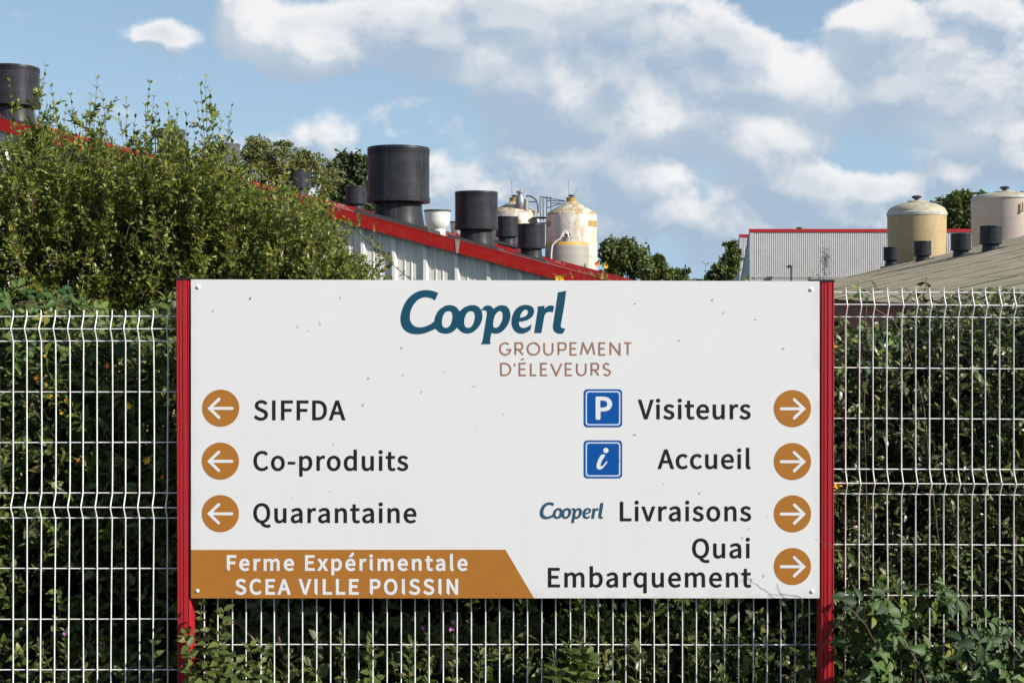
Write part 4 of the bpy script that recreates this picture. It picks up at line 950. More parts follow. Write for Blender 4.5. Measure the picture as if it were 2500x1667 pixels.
def disc(u, v, right):
    d = fill_curve('arrow_disc', [arc_pts(LX(u), LZ(v), 45.3*SP, 64)], M['ink_orange'], .0008)
    s = 1 if right else -1; x = lambda q: LX(u+s*q); z = lambda q: LZ(v-q)
    # one outline for the whole arrow: shaft end, tip and two barbs with round ends
    w = 7.2*SP
    a = fill_curve('arrow', [stroke([(x(-28),z(-.5)),(x(24),z(-.5))], w)], M['ink_white'], .0014, parent=d)
    b = fill_curve('arrow_head', [stroke([(x(4),z(22)),(x(27.5),z(-.5)),(x(4),z(-23))], w)], M['ink_white'], .0016, parent=d)
for v in (996,1125,1253): disc(539 if v<1000 else 538.2, v, False)
for v in (997,1126,1253.6,1382): disc(1934.8, v, True)
BK = M['ink_black']
text('lettering', 'SIFFDA', 620.3, 843.4, 1025.6, 48.5, BK, 1.25)
text('lettering', 'Co-produits', 619, 996.8, 1148.6, 48, BK, 1.25)
text('lettering', 'Quarantaine', 618.7, 1016.8, 1276, 48, BK, 1.25)
text('lettering', 'Visiteurs', 1557.9, 1832.9, 1023.2, 48, BK, 1.25)
text('lettering', 'Accueil', 1606, 1832.9, 1144.3, 48, BK, 1.25)
text('lettering', 'Livraisons', 1513.6, 1834, 1271.8, 48, BK, 1.25)
text('lettering', 'Quai', 1690, 1831, 1362, 48, BK, 1.25)
text('lettering', 'Embarquement', 1338, 1834, 1433, 48, BK, 1.25)
bn = fill_curve('banner', [[(LX(466.6),LZ(1459.6)),(LX(1304),LZ(1459.6)),(LX(1234),LZ(1341)),(LX(466.6),LZ(1341.5))]], M['ink_orange'], .0006)
t = text('lettering', 'Ferme Expérimentale', 553.7, 1141.5, 1392.6, 38.6, M['ink_white'], 1.55, .0012); t.parent = bn
t = text('lettering', 'SCEA VILLE POISSIN', 574, 1118.5, 1451, 38.6, M['ink_white'], 1.55, .0012); t.parent = bn
def rrect(u0, v0, u1, v1, r):
    out = []
    for (cx, cv, a) in ((u1-r,v1-r,-90),(u1-r,v0+r,0),(u0+r,v0+r,90),(u0+r,v1-r,180)):
        for k in range(7):
            an = R(a+15*k); out.append((LX(cx)+r*SP*math.cos(an), LZ(cv)+r*SP*math.sin(an)))
    return out
M['ink_pale'] = ink('pale_blue_line', (.60,.68,.80))
pb = fill_curve('parking_symbol', [rrect(1425.2,949.8,1519,1042.6,9)], M['ink_blue'], .0008)
fill_curve('border_line', [rrect(1429.6,954.2,1514.6,1038.2,7.5), rrect(1433,957.6,1511.2,1034.8,5.5)], M['ink_pale'], .0013, parent=pb)
def bezl(l): return l
k_ = 1/6.533; PO = lambda x, y: (LX(1410+x*k_), LZ(940+y*k_))
def smooth(pts, closed=True, n=5):
    """catmull-rom through points; a point with a third value is a corner"""
    out = []; N_ = len(pts)
    for i in range(N_):
        p0, p1, p2, p3 = pts[i-1], pts[i], pts[(i+1)%N_], pts[(i+2)%N_]
        if len(p1) > 2: p0 = p1
        if len(p2) > 2: p3 = p2
        for k in range(n):
            t_ = k/n; t2=t_*t_; t3=t2*t_
            out.append(tuple(.5*((2*p1[j])+(-p0[j]+p2[j])*t_+(2*p0[j]-5*p1[j]+4*p2[j]-p3[j])*t2+(-p0[j]+3*p1[j]-3*p2[j]+p3[j])*t3) for j in (0,1)))
    return out
o1 = smooth([(288,190,1),(300,182,1),(410,182),(480,196),(530,235),(551,295),(540,350),(500,395),(440,415),(367,418,1),(366,535,1),(352,550,1),(302,550,1),(288,535,1)])
i1 = smooth([(362,244,1),(410,244),(455,258),(475,300),(455,343),(410,356),(362,357,1)])
fill_curve('letter_p', [[PO(*p) for p in o1],[PO(*p) for p in i1]], M['ink_white'], .0014, parent=pb)
ib = fill_curve('information_symbol', [rrect(1425.2,1074.4,1519,1167.2,9)], M['ink_blue'], .0008)
fill_curve('border_line', [rrect(1429.6,1078.8,1514.6,1162.8,7.5), rrect(1433,1082.2,1511.2,1159.4,5.5)], M['ink_pale'], .0013, parent=ib)
i2 = smooth([(435,1108),(405,1101),(365,1125),(325,1200),(303,1275),(315,1330),(352,1342),(395,1325),(440,1275),(475,1222),(470,1209),(452,1222),(415,1268),(380,1290),(365,1280),(375,1235),(405,1175),(440,1118)])
fill_curve('letter_i', [[PO(*p) for p in i2], [PO(*p) for p in arc_pts(452,1039,42,32)]], M['ink_white'], .0014, parent=ib)

# the company wordmark, traced
LO = [[(825,120,1),(740,85),(660,68),(560,65),(450,85),(350,135),(260,210),(190,310),(140,420),(110,530),(102,630),(115,715),(150,790),(210,850),(290,890),(390,907),(490,903),(590,880),(690,840),(775,802,1),(815,845),(870,880),(950,897),(1020,893),(1090,868),(1150,820),(1190,780,1),(1225,825),(1280,868),(1350,892),(1420,890),(1490,865),(1560,810),(1620,730),(1660,640),(1668,570),(1663,500),(1651,456,1),(1690,447),(1730,455),(1755,480),(1757,520),(1745,600),(1725,720),(1705,840),(1690,940),(1675,1020),(1660,1065),(1640,1098,1),(1825,1098,1),(1818,1050),(1822,990),(1832,930),(1843,880,1),(1890,893),(1950,895),(2020,872),(2085,820),(2140,750),(2180,670),(2203,580),(2200,500),(2180,430),(2140,380),(2080,355),(2010,355),(1940,380),(1880,425,1),(1850,385),(1810,362),(1760,357),(1715,370),(1685,400),(1649,444,1),(1600,390),(1540,358),(1460,350),(1390,365),(1320,395),(1270,435),(1230,470,1),(1200,420),(1150,378),(1090,355),(1020,350),(950,368),(880,410),(820,470),(780,540),(757,610),(750,660,1),(690,705),(610,745),(530,770),(450,775),(380,758),(325,715),(290,650),(280,580),(290,490),(320,400),(370,320),(430,255),(500,215),(580,200),(660,212),(715,232),(760,262,1)],
 [(1025,467),(1065,475),(1090,510),(1098,570),(1090,640),(1065,710),(1025,765),(970,785),(925,772),(900,730),(895,670),(905,590),(935,520),(975,478)],
 [(1455,467),(1495,478),(1520,520),(1526,580),(1515,650),(1490,715),(1450,768),(1400,785),(1350,772),(1325,725),(1320,660),(1333,585),(1362,520),(1405,478)],
 [(2003,463),(2040,480),(2058,520),(2058,580),(2045,650),(2010,720),(1965,770),(1920,785),(1885,770),(1875,720),(1880,650),(1900,570),(1940,505)]]
LE = [[(1355,935,1),(1345,1010),(1325,1080,1),(1260,1125),(1180,1160),(1110,1170),(1030,1158),(950,1110),(890,1030),(862,930),(862,820),(885,720),(935,610),(1010,520),(1110,465),(1210,452),(1310,465),(1380,505),(1418,570),(1420,650),(1390,720),(1330,785),(1240,835),(1140,862),(1045,872,1),(1045,930),(1065,985),(1105,1018),(1160,1028),(1220,1015),(1290,980)],
 [(1070,770,1),(1075,735),(1100,670),(1145,605),(1195,572),(1245,575),(1272,610),(1268,660),(1235,710),(1180,745),(1120,762)],
 [(1508,495,1),(1685,470,1),(1678,565,1),(1720,510),(1780,475),(1845,465),(1900,475),(1918,505),(1905,570),(1890,635,1),(1820,625),(1760,635),(1710,670),(1680,730),(1660,830),(1635,980),(1605,1155,1),(1425,1155,1),(1460,930),(1495,700),(1515,570)],
 [(2018,140,1),(2222,100,1),(2195,330),(2160,560),(2120,780),(2092,940),(2090,990),(2115,1028),(2200,1040,1),(2165,1130),(2130,1165),(2070,1172),(1990,1155),(1925,1105),(1895,1020),(1905,900),(1935,700),(1985,380),(2012,200)]]
logo_uv = [[(965+x/7.84, 700+y/7.84) for x, y in smooth(c, n=4)] for c in LO]+[[(1165+x/10.226, 700+y/10.226) for x, y in smooth(c, n=4)] for c in LE]
fill_curve('wordmark', [[(LX(u),LZ(v)) for u,v in c] for c in logo_uv], M['ink_teal'], .0008)
fill_curve('small_wordmark', [[(LX(1317.9+(u-978)*.3845),LZ(1225.4+(v-708.5)*.3845)) for u,v in c] for c in logo_uv], M['ink_teal2'], .0008)

# thin geometric capitals under it
def circ(a0, a1, cx=.5, cz=.5, rx=.5, rz=.5, n=18): return [(cx+rx*math.cos(R(a0+(a1-a0)*i/n)), cz+rz*math.sin(R(a0+(a1-a0)*i/n))) for i in range(n+1)]
def bowl(x, z0, z1, xr): rz=(z1-z0)/2; xm = max(x, xr-rz*1.0); return [(x,z1),(xm,z1)]+circ(90,-90,xm,(z0+z1)/2,xr-xm,rz,10)[1:]+[(x,z0)]
THIN = {'G':[circ(48,352,.5,.5,.5,.5,26)+[(1,.42),(.62,.42)]], 'R':[[(0,0),(0,1)]+bowl(0,.45,1,.95)[1:],[(.42,.45),(1,0)]], 'O':[circ(90,450,n=32)],
 'U':[[(0,1),(0,.36)]+circ(180,360,.5,.36,.5,.36,14)+[(1,1)]], 'P':[[(0,0),(0,1)]+bowl(0,.42,1,1)[1:]], 'E':[[(1,1),(0,1),(0,0),(1,0)],[(0,.52),(.88,.52)]],
 'M':[[(0,0),(.16,1),(.5,.12),(.84,1),(1,0)]], 'N':[[(0,0),(0,1),(1,0),(1,1)]], 'T':[[(0,1),(1,1)],[(.5,1),(.5,0)]], 'D':[[(0,0),(0,1),(.35,1)]+circ(90,-90,.35,.5,.65,.5,16)[1:]+[(0,0)]],
 'L':[[(0,1),(0,0),(1,0)]], 'V':[[(0,1),(.5,0),(1,1)]], 'S':[circ(30,200,.47,.745,.42,.255,12)+[(.2,.58),(.5,.5),(.8,.42)]+circ(30,-150,.52,.26,.48,.26,12)[1:]], "'":[[(.6,1),(.2,.78)]]}
def thin_line(chars, v0, v1, extra=()):
    outs = []; w = 4.2; i_ = 0
    for (ch, c0, c1) in chars:
        u0 = 940+c0/3.564+w/2; u1 = 940+c1/3.564-w/2
        for st in THIN[ch]:
            pts = [(LX(u0+(u1-u0)*a), LZ(v1-w/2-(v1-v0-w)*b)) for a, b in st]
            outs.append(pts)
    for st in extra: outs.append([(LX(a),LZ(b)) for a,b in st])
    vs=[]; fs=[]
    for k, o in enumerate(outs): ribbon_geo(o, w*SP, False, .0008+.0001*(k%2), vs, fs)
    return sheet('lettering', vs, fs, M['ink_brown'], sign)
thin_line([('G',993,1100),('R',1128,1208),('O',1233,1352),('U',1378,1467),('P',1503,1582),('E',1607,1675),('M',1697,1830),('E',1858,1925),('N',1955,2050),('T',2075,2150)], 835, 868)
thin_line([('D',1002,1100),("'",1118,1140),('E',1163,1233),('L',1262,1325),('E',1350,1418),('V',1437,1545),('E',1565,1635),('U',1663,1755),('R',1790,1868),('S',1893,1967)], 885, 918, extra=[[(1272.5,878.5),(1279.5,875)]])
# screw caps
for (u, v) in ((484,701),(1980.5,707),(482,1441.5),(1983,1443)):
    m = MB(); m.lathe([(4.8*SP,-.0002),(4.6*SP,.0025),(3.4*SP,.0042),(0,.005)], 18)
    o = m.build('screw_cap', M['screw'], sign, smooth=True); o.rotation_euler = (R(90),0,0); o.location = (LX(u),0,LZ(v))
# insect marks and small scratches in the print
m = MB(); rr = random.Random(21)
marks = [(612,728,3,7),(727,797,1.5,6),(782,789,1,12),(981,849,2.5,5),(900,923,2,6),(887,988,2,7),(1030,957,2,4),(1740,732,2,7),(1767,763,1.5,6),(1845,780,3,3),(1913,851,2,6),(1550,741,8,1.5),(1813,1312,1.5,7),(1865,1405,2,8),(1708,1203,2,6),(1828,1290,1,8),(1550,1061,7,2),(984,915,2,4),(1155,943,1.5,4),(1085,907,2,3)]
marks += [(rr.uniform(480,1990), rr.uniform(700,1330), rr.uniform(.8,1.8), rr.uniform(1.5,5)) for _ in range(22)]
for (u, v, a, b) in marks:
    an = rr.uniform(-.5,.5); ca, sa = math.cos(an), math.sin(an)
    q = [(-a/2,-b/2),(a/2,-b/3),(a/2.5,b/2),(-a/3,b/2.4)]
    m.add([(LX(u)+(x*ca-y*sa)*SP, -.0024, LZ(v)+(x*sa+y*ca)*SP) for x,y in q], [(0,1,2,3)])
o = m.build('dirt_specks', plain('grey_dirt', (.22,.20,.18), .9, .5, (40,40,40)), sign); o['kind'] = 'stuff'

# ------------------------------------------------------------------ tall shrubs behind the left fence
def interp(x, tab): return np.interp(x, [a for a,_ in tab], [b for _,b in tab])
def PN(u, v, Y): return np.stack([(u-1250.0)/F*Y, Y*np.ones_like(u), H+(V0-v)/F*Y], -1)
TOP = [(-500,340),(-60,320),(0,315),(60,270),(110,250),(160,270),(240,265),(300,325),(370,290),(450,300),(520,310),(570,360),(640,400),(700,415),(770,430),(800,455),(830,540),(880,620),(930,670),(960,760)]
EXTRA = {0:[(100,200),(125,215),(222,235),(250,230),(200,285),(45,250),(-60,230),(22,200),(112,165),(95,235),(172,235),(160,262),(237,195),(218,260),(290,285)], 1:[(375,240),(355,262),(512,225),(490,212),(556,290),(432,270),(418,290),(308,243),(330,290),(365,205),(385,265),(410,262),(502,190),(480,255),(455,285),(565,262),(540,300)], 2:[(600,345),(640,352),(700,372),(745,400),(786,398),(800,420),(930,600),(918,640),(905,660),(720,395)]}
def shrub(idx, label, ua, ub, n):
    c = P((ua+ub)/2, 0, 6.6); r = thing('tall_shrub', label, 'shrub', (c.x, 6.6, 0)); off = np.array([c.x, 6.6, 0])
    U = RNG.uniform(ua, ub, n); Y = RNG.uniform(5.75, 7.5, n); top = interp(U, TOP)
    depth = RNG.beta(1.0, 1.35, n)
    V = top + 20 + depth*(820-top) - (7.5-Y)*0
    V += (Y-6.3)*18
    ln = RNG.uniform(.35,.75,n)
    ex = EXTRA[idx]; eu = np.array([e[0] for e in ex], float); ev = np.array([e[1] for e in ex], float)
    U = np.concatenate([U, eu]); V = np.concatenate([V, ev]); Y = np.concatenate([Y, RNG.uniform(6.0,6.5,len(ex))]); ln = np.concatenate([ln, RNG.uniform(.75,1.0,len(ex))])
    N_ = len(U); T = PN(U, V, Y)
    lean = np.stack([RNG.normal(.0,.34,N_), RNG.normal(-.25,.3,N_), np.ones(N_)], 1); lean[n:] *= np.array([.45,.3,1]); lean = norm(lean)
    B = T-lean*ln[:,None]; C = (T+B)/2 + RNG.normal(0,.045,(N_,3)); C[:n,1] -= .03
    lines = bezier_lines(B, C, T, 8)-off
    # side twigs leave every shoot at an angle
    ns = 6; ii = np.repeat(np.arange(N_), ns); tq = RNG.uniform(.25,.86,len(ii)); fi = (tq*7).astype(int)
    sb = lines[ii,fi]*(1-(tq*7-fi))[:,None]+lines[ii,np.minimum(fi+1,7)]*(tq*7-fi)[:,None]
    sdir = norm(np.stack([RNG.normal(0,.75,len(ii)),RNG.normal(-.2,.6,len(ii)),RNG.uniform(.35,1.2,len(ii))],1)); sl = RNG.uniform(.06,.17,len(ii))*(1.15-tq*.6)
    st = sb+sdir*sl[:,None]; sides = bezier_lines(sb,(sb+st)/2+RNG.normal(0,.008,sb.shape),st,5)
    p1,d1,n1,t1 = leafy_shoots(lines, 17, .95, tipk=.6, up=.75)
    p2,d2,n2,t2 = leafy_shoots(sides, 5, .9, tipk=.6, up=.75, start=.25)
    p_=np.concatenate([p1,p2]); d_=np.concatenate([d1,d2]); n_=np.concatenate([n1,n2]); t_=np.concatenate([t1,t2*.6])
    k = len(p_); sid = np.concatenate([np.tile(np.repeat(np.arange(N_),17),2), np.tile(np.repeat(ii,5),2)]) >= n
    L = RNG.uniform(.025,.044,k)*(1.05-.35*t_)*np.where(sid, 1.22, 1.0)
    keep = RNG.uniform(0,1,k) < .93
    p_, d_, n_, L = p_[keep], d_[keep], n_[keep], L[keep]
    o = leaves('foliage', M['shrub_leaf'], 'small', p_, d_, n_, L, L*RNG.uniform(.42,.58,len(L)), r); o['kind'] = 'stuff'
    prisms('shoots', lines, .0030, .0010, M['twig'], r)['kind'] = 'stuff'
    prisms('side_twigs', sides, .0013, .0007, M['twig'], r)['kind'] = 'stuff'
    # main limbs from the ground
    m = MB(); rr = random.Random(idx)
    for i in range(13):
        uu = rr.uniform(ua+20, ub-20); b = P(uu, 0, rr.uniform(6.3,7.1)); t = P(uu+rr.uniform(-50,50), interp(uu,TOP)+rr.uniform(30,150), rr.uniform(6.0,7.0))
        b0 = Vector((b.x-c.x+rr.uniform(-.1,.1), b.y-6.6, 0)); tt = Vector((t.x-c.x, t.y-6.6, t.z))
        md = (b0+tt)/2+Vector((rr.uniform(-.12,.12), rr.uniform(-.1,.1), 0))
        m.tube([b0,(b0+md)/2+Vector((.02,0,0)),md,(md+tt)/2,tt], [.022,.018,.014,.009,.003], 6)
    m.build('limbs', M['twig'], r, smooth=True)
    # inner leaves, shade painted in by their darker leaf colour
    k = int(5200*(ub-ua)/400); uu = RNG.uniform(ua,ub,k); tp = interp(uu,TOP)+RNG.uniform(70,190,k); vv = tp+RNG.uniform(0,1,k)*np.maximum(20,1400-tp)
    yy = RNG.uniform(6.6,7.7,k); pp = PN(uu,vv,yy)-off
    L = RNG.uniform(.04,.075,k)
    leaves('inner_foliage', M['shrub_leaf_painted_shade'], 'small', pp, RNG.normal(0,1,(k,3)), RNG.normal(0,1,(k,3)), L, L*.6, r)['kind'] = 'stuff'
    return r
shrub(0, 'tall small leaved green shrub at the left edge, in front of the leftmost roof vent', -420, 290, 780)
shrub(1, 'tall small leaved green shrub with the highest shoots, above the left fence panel', 250, 590, 540)
shrub(2, 'small leaved green shrub overlapping the white barn wall beside the red fascia', 560, 945, 520)

# ------------------------------------------------------------------ hedge growing behind the wire
def hedge(label, ua, ub, topf, parts, seed=0, name='hedge', core_top=60, core_n=9000, dark=True):
    c = P((ua+ub)/2, 0, 5.6); r = thing(name, label, 'hedge', (c.x, 5.6, 0)); off = np.array([c.x,5.6,0])
    for (mat, kind, n, per, ls, wr, y0, y1, vfun, spread, droop) in parts:
        U = RNG.uniform(ua, ub, n); Y = y0+(y1-y0)*RNG.beta(1.0,1.0,n); q = RNG.uniform(0,1,n); V = vfun(U, q, topf)
        T = PN(U, V, Y); T[:,2] = np.maximum(T[:,2], .08)
        ln = RNG.uniform(.16,.38,n); lean = norm(np.stack([RNG.normal(0,.5,n), RNG.normal(-.45,.35,n), RNG.normal(.7,.4,n)],1))
        B = T-lean*ln[:,None]; C = (T+B)/2+RNG.normal(0,.03,(n,3))+np.array([0,0,.03]); lines = bezier_lines(B,C,T,6)-off
        p_, d_, n_, t_ = leafy_shoots(lines, per, spread, droop=droop, tipk=.7, up=.6)
        k = len(p_); L = RNG.uniform(ls*.6, ls*1.25, k)
        leaves('foliage', M[mat], kind, p_, d_, n_, L, L*RNG.uniform(wr*.85,wr*1.15,k), r)['kind'] = 'stuff'
        prisms('shoots', lines, .0025, .001, M['twig_dark'], r)['kind'] = 'stuff'
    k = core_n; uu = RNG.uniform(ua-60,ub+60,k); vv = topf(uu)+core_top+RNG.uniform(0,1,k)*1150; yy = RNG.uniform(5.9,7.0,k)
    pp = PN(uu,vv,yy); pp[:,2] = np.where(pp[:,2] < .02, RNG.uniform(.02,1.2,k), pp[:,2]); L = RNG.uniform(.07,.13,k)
    leaves('painted_shade_foliage', M['core_leaf'], 'ovate', pp-off, RNG.normal(0,1,(k,3)), RNG.normal(0,1,(k,3)), L, L*.6, r)['kind'] = 'stuff'  # backdrop leaves, coloured near black to stand for deep shade
    m = MB(); rr = random.Random(seed)
    for i in range(16):
        uu = rr.uniform(ua,ub); b = P(uu,0,rr.uniform(5.2,6.2)); t = P(uu+rr.uniform(-120,120), float(topf(np.array([uu]))[0])+rr.uniform(30,300), rr.uniform(4.9,5.9))
        b0 = Vector((b.x-c.x,b.y-5.6,0)); tt = Vector((t.x-c.x,t.y-5.6,t.z)); md = (b0+tt)/2+Vector((rr.uniform(-.15,.15),rr.uniform(-.15,.1),.1))
        m.tube([b0,md,(md+tt)/2+Vector((0,0,.05)),tt], [.010,.007,.005,.002], 5)
    m.build('stems', M['twig_dark'], r, smooth=True)
    return r
def upper(pow_, span):
    return lambda U, q, tf: tf(U)+15+span*q**pow_
LT = lambda U: interp(U, [(-500,760),(0,735),(100,720),(300,745),(440,700),(480,730),(1000,745),(1400,720),(1560,705),(1700,715),(1990,720),(2040,790),(2130,800),(2200,760),(2300,725),(2500,690),(2700,690)])
hedge('dark mixed hedge with scattered orange flowers behind the left fence panel', -420, 500, LT,
 [('hedge_leaf','ovate',640,7,.054,.5,4.68,5.3,upper(1.25,540),.9,.25),
  ('grey_leaf','heart',130,5,.050,.8,4.75,5.4,upper(1.1,560),1.0,.4),
  ('weed_leaf','lance',260,9,.048,.3,4.66,5.1,upper(1.1,620),.8,.15),
  ('hedge_leaf','ovate',210,6,.050,.5,4.7,5.4,lambda U,q,tf: 1230+q*450,.9,.3),
  ('shrub_leaf_painted_shade','small',1100,9,.045,.55,5.3,6.3,upper(1.0,620),.9,.1)], 3, core_n=10000)
hedge('shaded undergrowth showing through the wires below the sign board', 470, 2010, LT,
 [('hedge_leaf','ovate',170,7,.050,.5,4.75,5.4,lambda U,q,tf: 1430+q*270,.9,.3),
  ('weed_leaf','lance',150,8,.050,.35,4.6,5.0,lambda U,q,tf: 1480+q*220,.8,.2),
  ('grey_leaf','heart',90,4,.048,.85,4.75,5.4,lambda U,q,tf: 1450+q*240,1.0,.5),
  ('shrub_leaf_painted_shade','small',1500,8,.05,.55,5.0,6.2,upper(1.0,560),.9,.1)], 5, core_n=15000)
hedge('dense dull green hedge with narrow leaves behind the right fence panel', 2030, 2900, LT,
 [('grey_leaf','lance',950,9,.048,.36,4.75,5.7,upper(1.15,700),.8,.2),
  ('hedge_leaf','ovate',240,6,.042,.5,4.72,5.4,upper(1.0,760),.9,.25),
  ('hedge_leaf','ovate',220,6,.050,.5,4.65,5.3,lambda U,q,tf: 1300+q*380,.9,.3),
  ('shrub_leaf_painted_shade','small',1200,9,.045,.55,5.3,6.3,upper(1.0,720),.9,.1)], 9, core_n=9000, core_top=90)

# ------------------------------------------------------------------ single weeds at the foot of the fence
def weed(name, label, cat, u, vtop, Y, kind='ovate', mat='weed_leaf', ls=.05, wr=.45, per=11, lean=0.0, stems=1, flowers=(), spread=1.0, droop=.35, fcol='petal_pink', seedhead=False, r0=.003):
    c = P(u, vtop, Y); r = thing(name, label, cat, (c.x-lean, Y, 0)); h = c.z
    A=[];B=[];C=[]
    for i in range(stems):
        dx = RNG.normal(0,.05)*(i>0); hh = h*(1-.22*RNG.uniform(0,1)*(i>0)); A.append((dx*.6,RNG.normal(0,.02),0)); B.append((lean+dx*1.8,RNG.normal(0,.04),hh)); C.append((lean*.3+dx,RNG.normal(0,.04),hh*.6))
    lines = bezier_lines(np.array(A,float),np.array(C,float),np.array(B,float),12)
    p_,d_,n_,t_ = leafy_shoots(lines, per, spread, droop=droop, tipk=.5, start=.25, up=.6)
    k = len(p_); L = ls*1.22*RNG.uniform(.7,1.25,k)*(1.15-.6*t_)
    leaves('foliage', M[mat], kind, p_, d_, n_, L, L*wr, r)
    prisms('stem', lines, r0, .0012, M['cane'] if kind!='lance' else M['weed_leaf'], r, sides=5)
    for (fu, fv) in flowers:
        f = flower(r, P(fu, fv, Y-.02)-Vector((c.x-lean,Y,0)), .012, fcol, 6)
    if seedhead:
        k = 260; tip = lines[0,-1]; pp = tip+RNG.normal(0,1,(k,3))*np.array([.010,.010,.030])+np.array([0,0,-.01])
        leaves('seed_head', M['seed'], 'small', pp, RNG.normal(0,1,(k,3))+np.array([0,0,1]), RNG.normal(0,1,(k,3)), np.full(k,.008), np.full(k,.003), r)['kind'] = 'stuff'
    return r
def flower(parent, loc, rad, mat, n=8, tilt=None):
    B = np.zeros((n,3)); a = np.arange(n)*2*math.pi/n+RNG.normal(0,.12,n)
    D = np.stack([np.cos(a), np.full(n,-.35)+RNG.normal(0,.25,n), np.sin(a)],1); Nn = np.tile(np.array([0,-1.0,0]),(n,1))+RNG.normal(0,.2,(n,3))
    L = np.full(n,rad)*RNG.uniform(.8,1.15,n)
    f = leaves('flower', M[mat], 'ovate', B, D, Nn, L, L*.55, parent); f.location = loc; return f
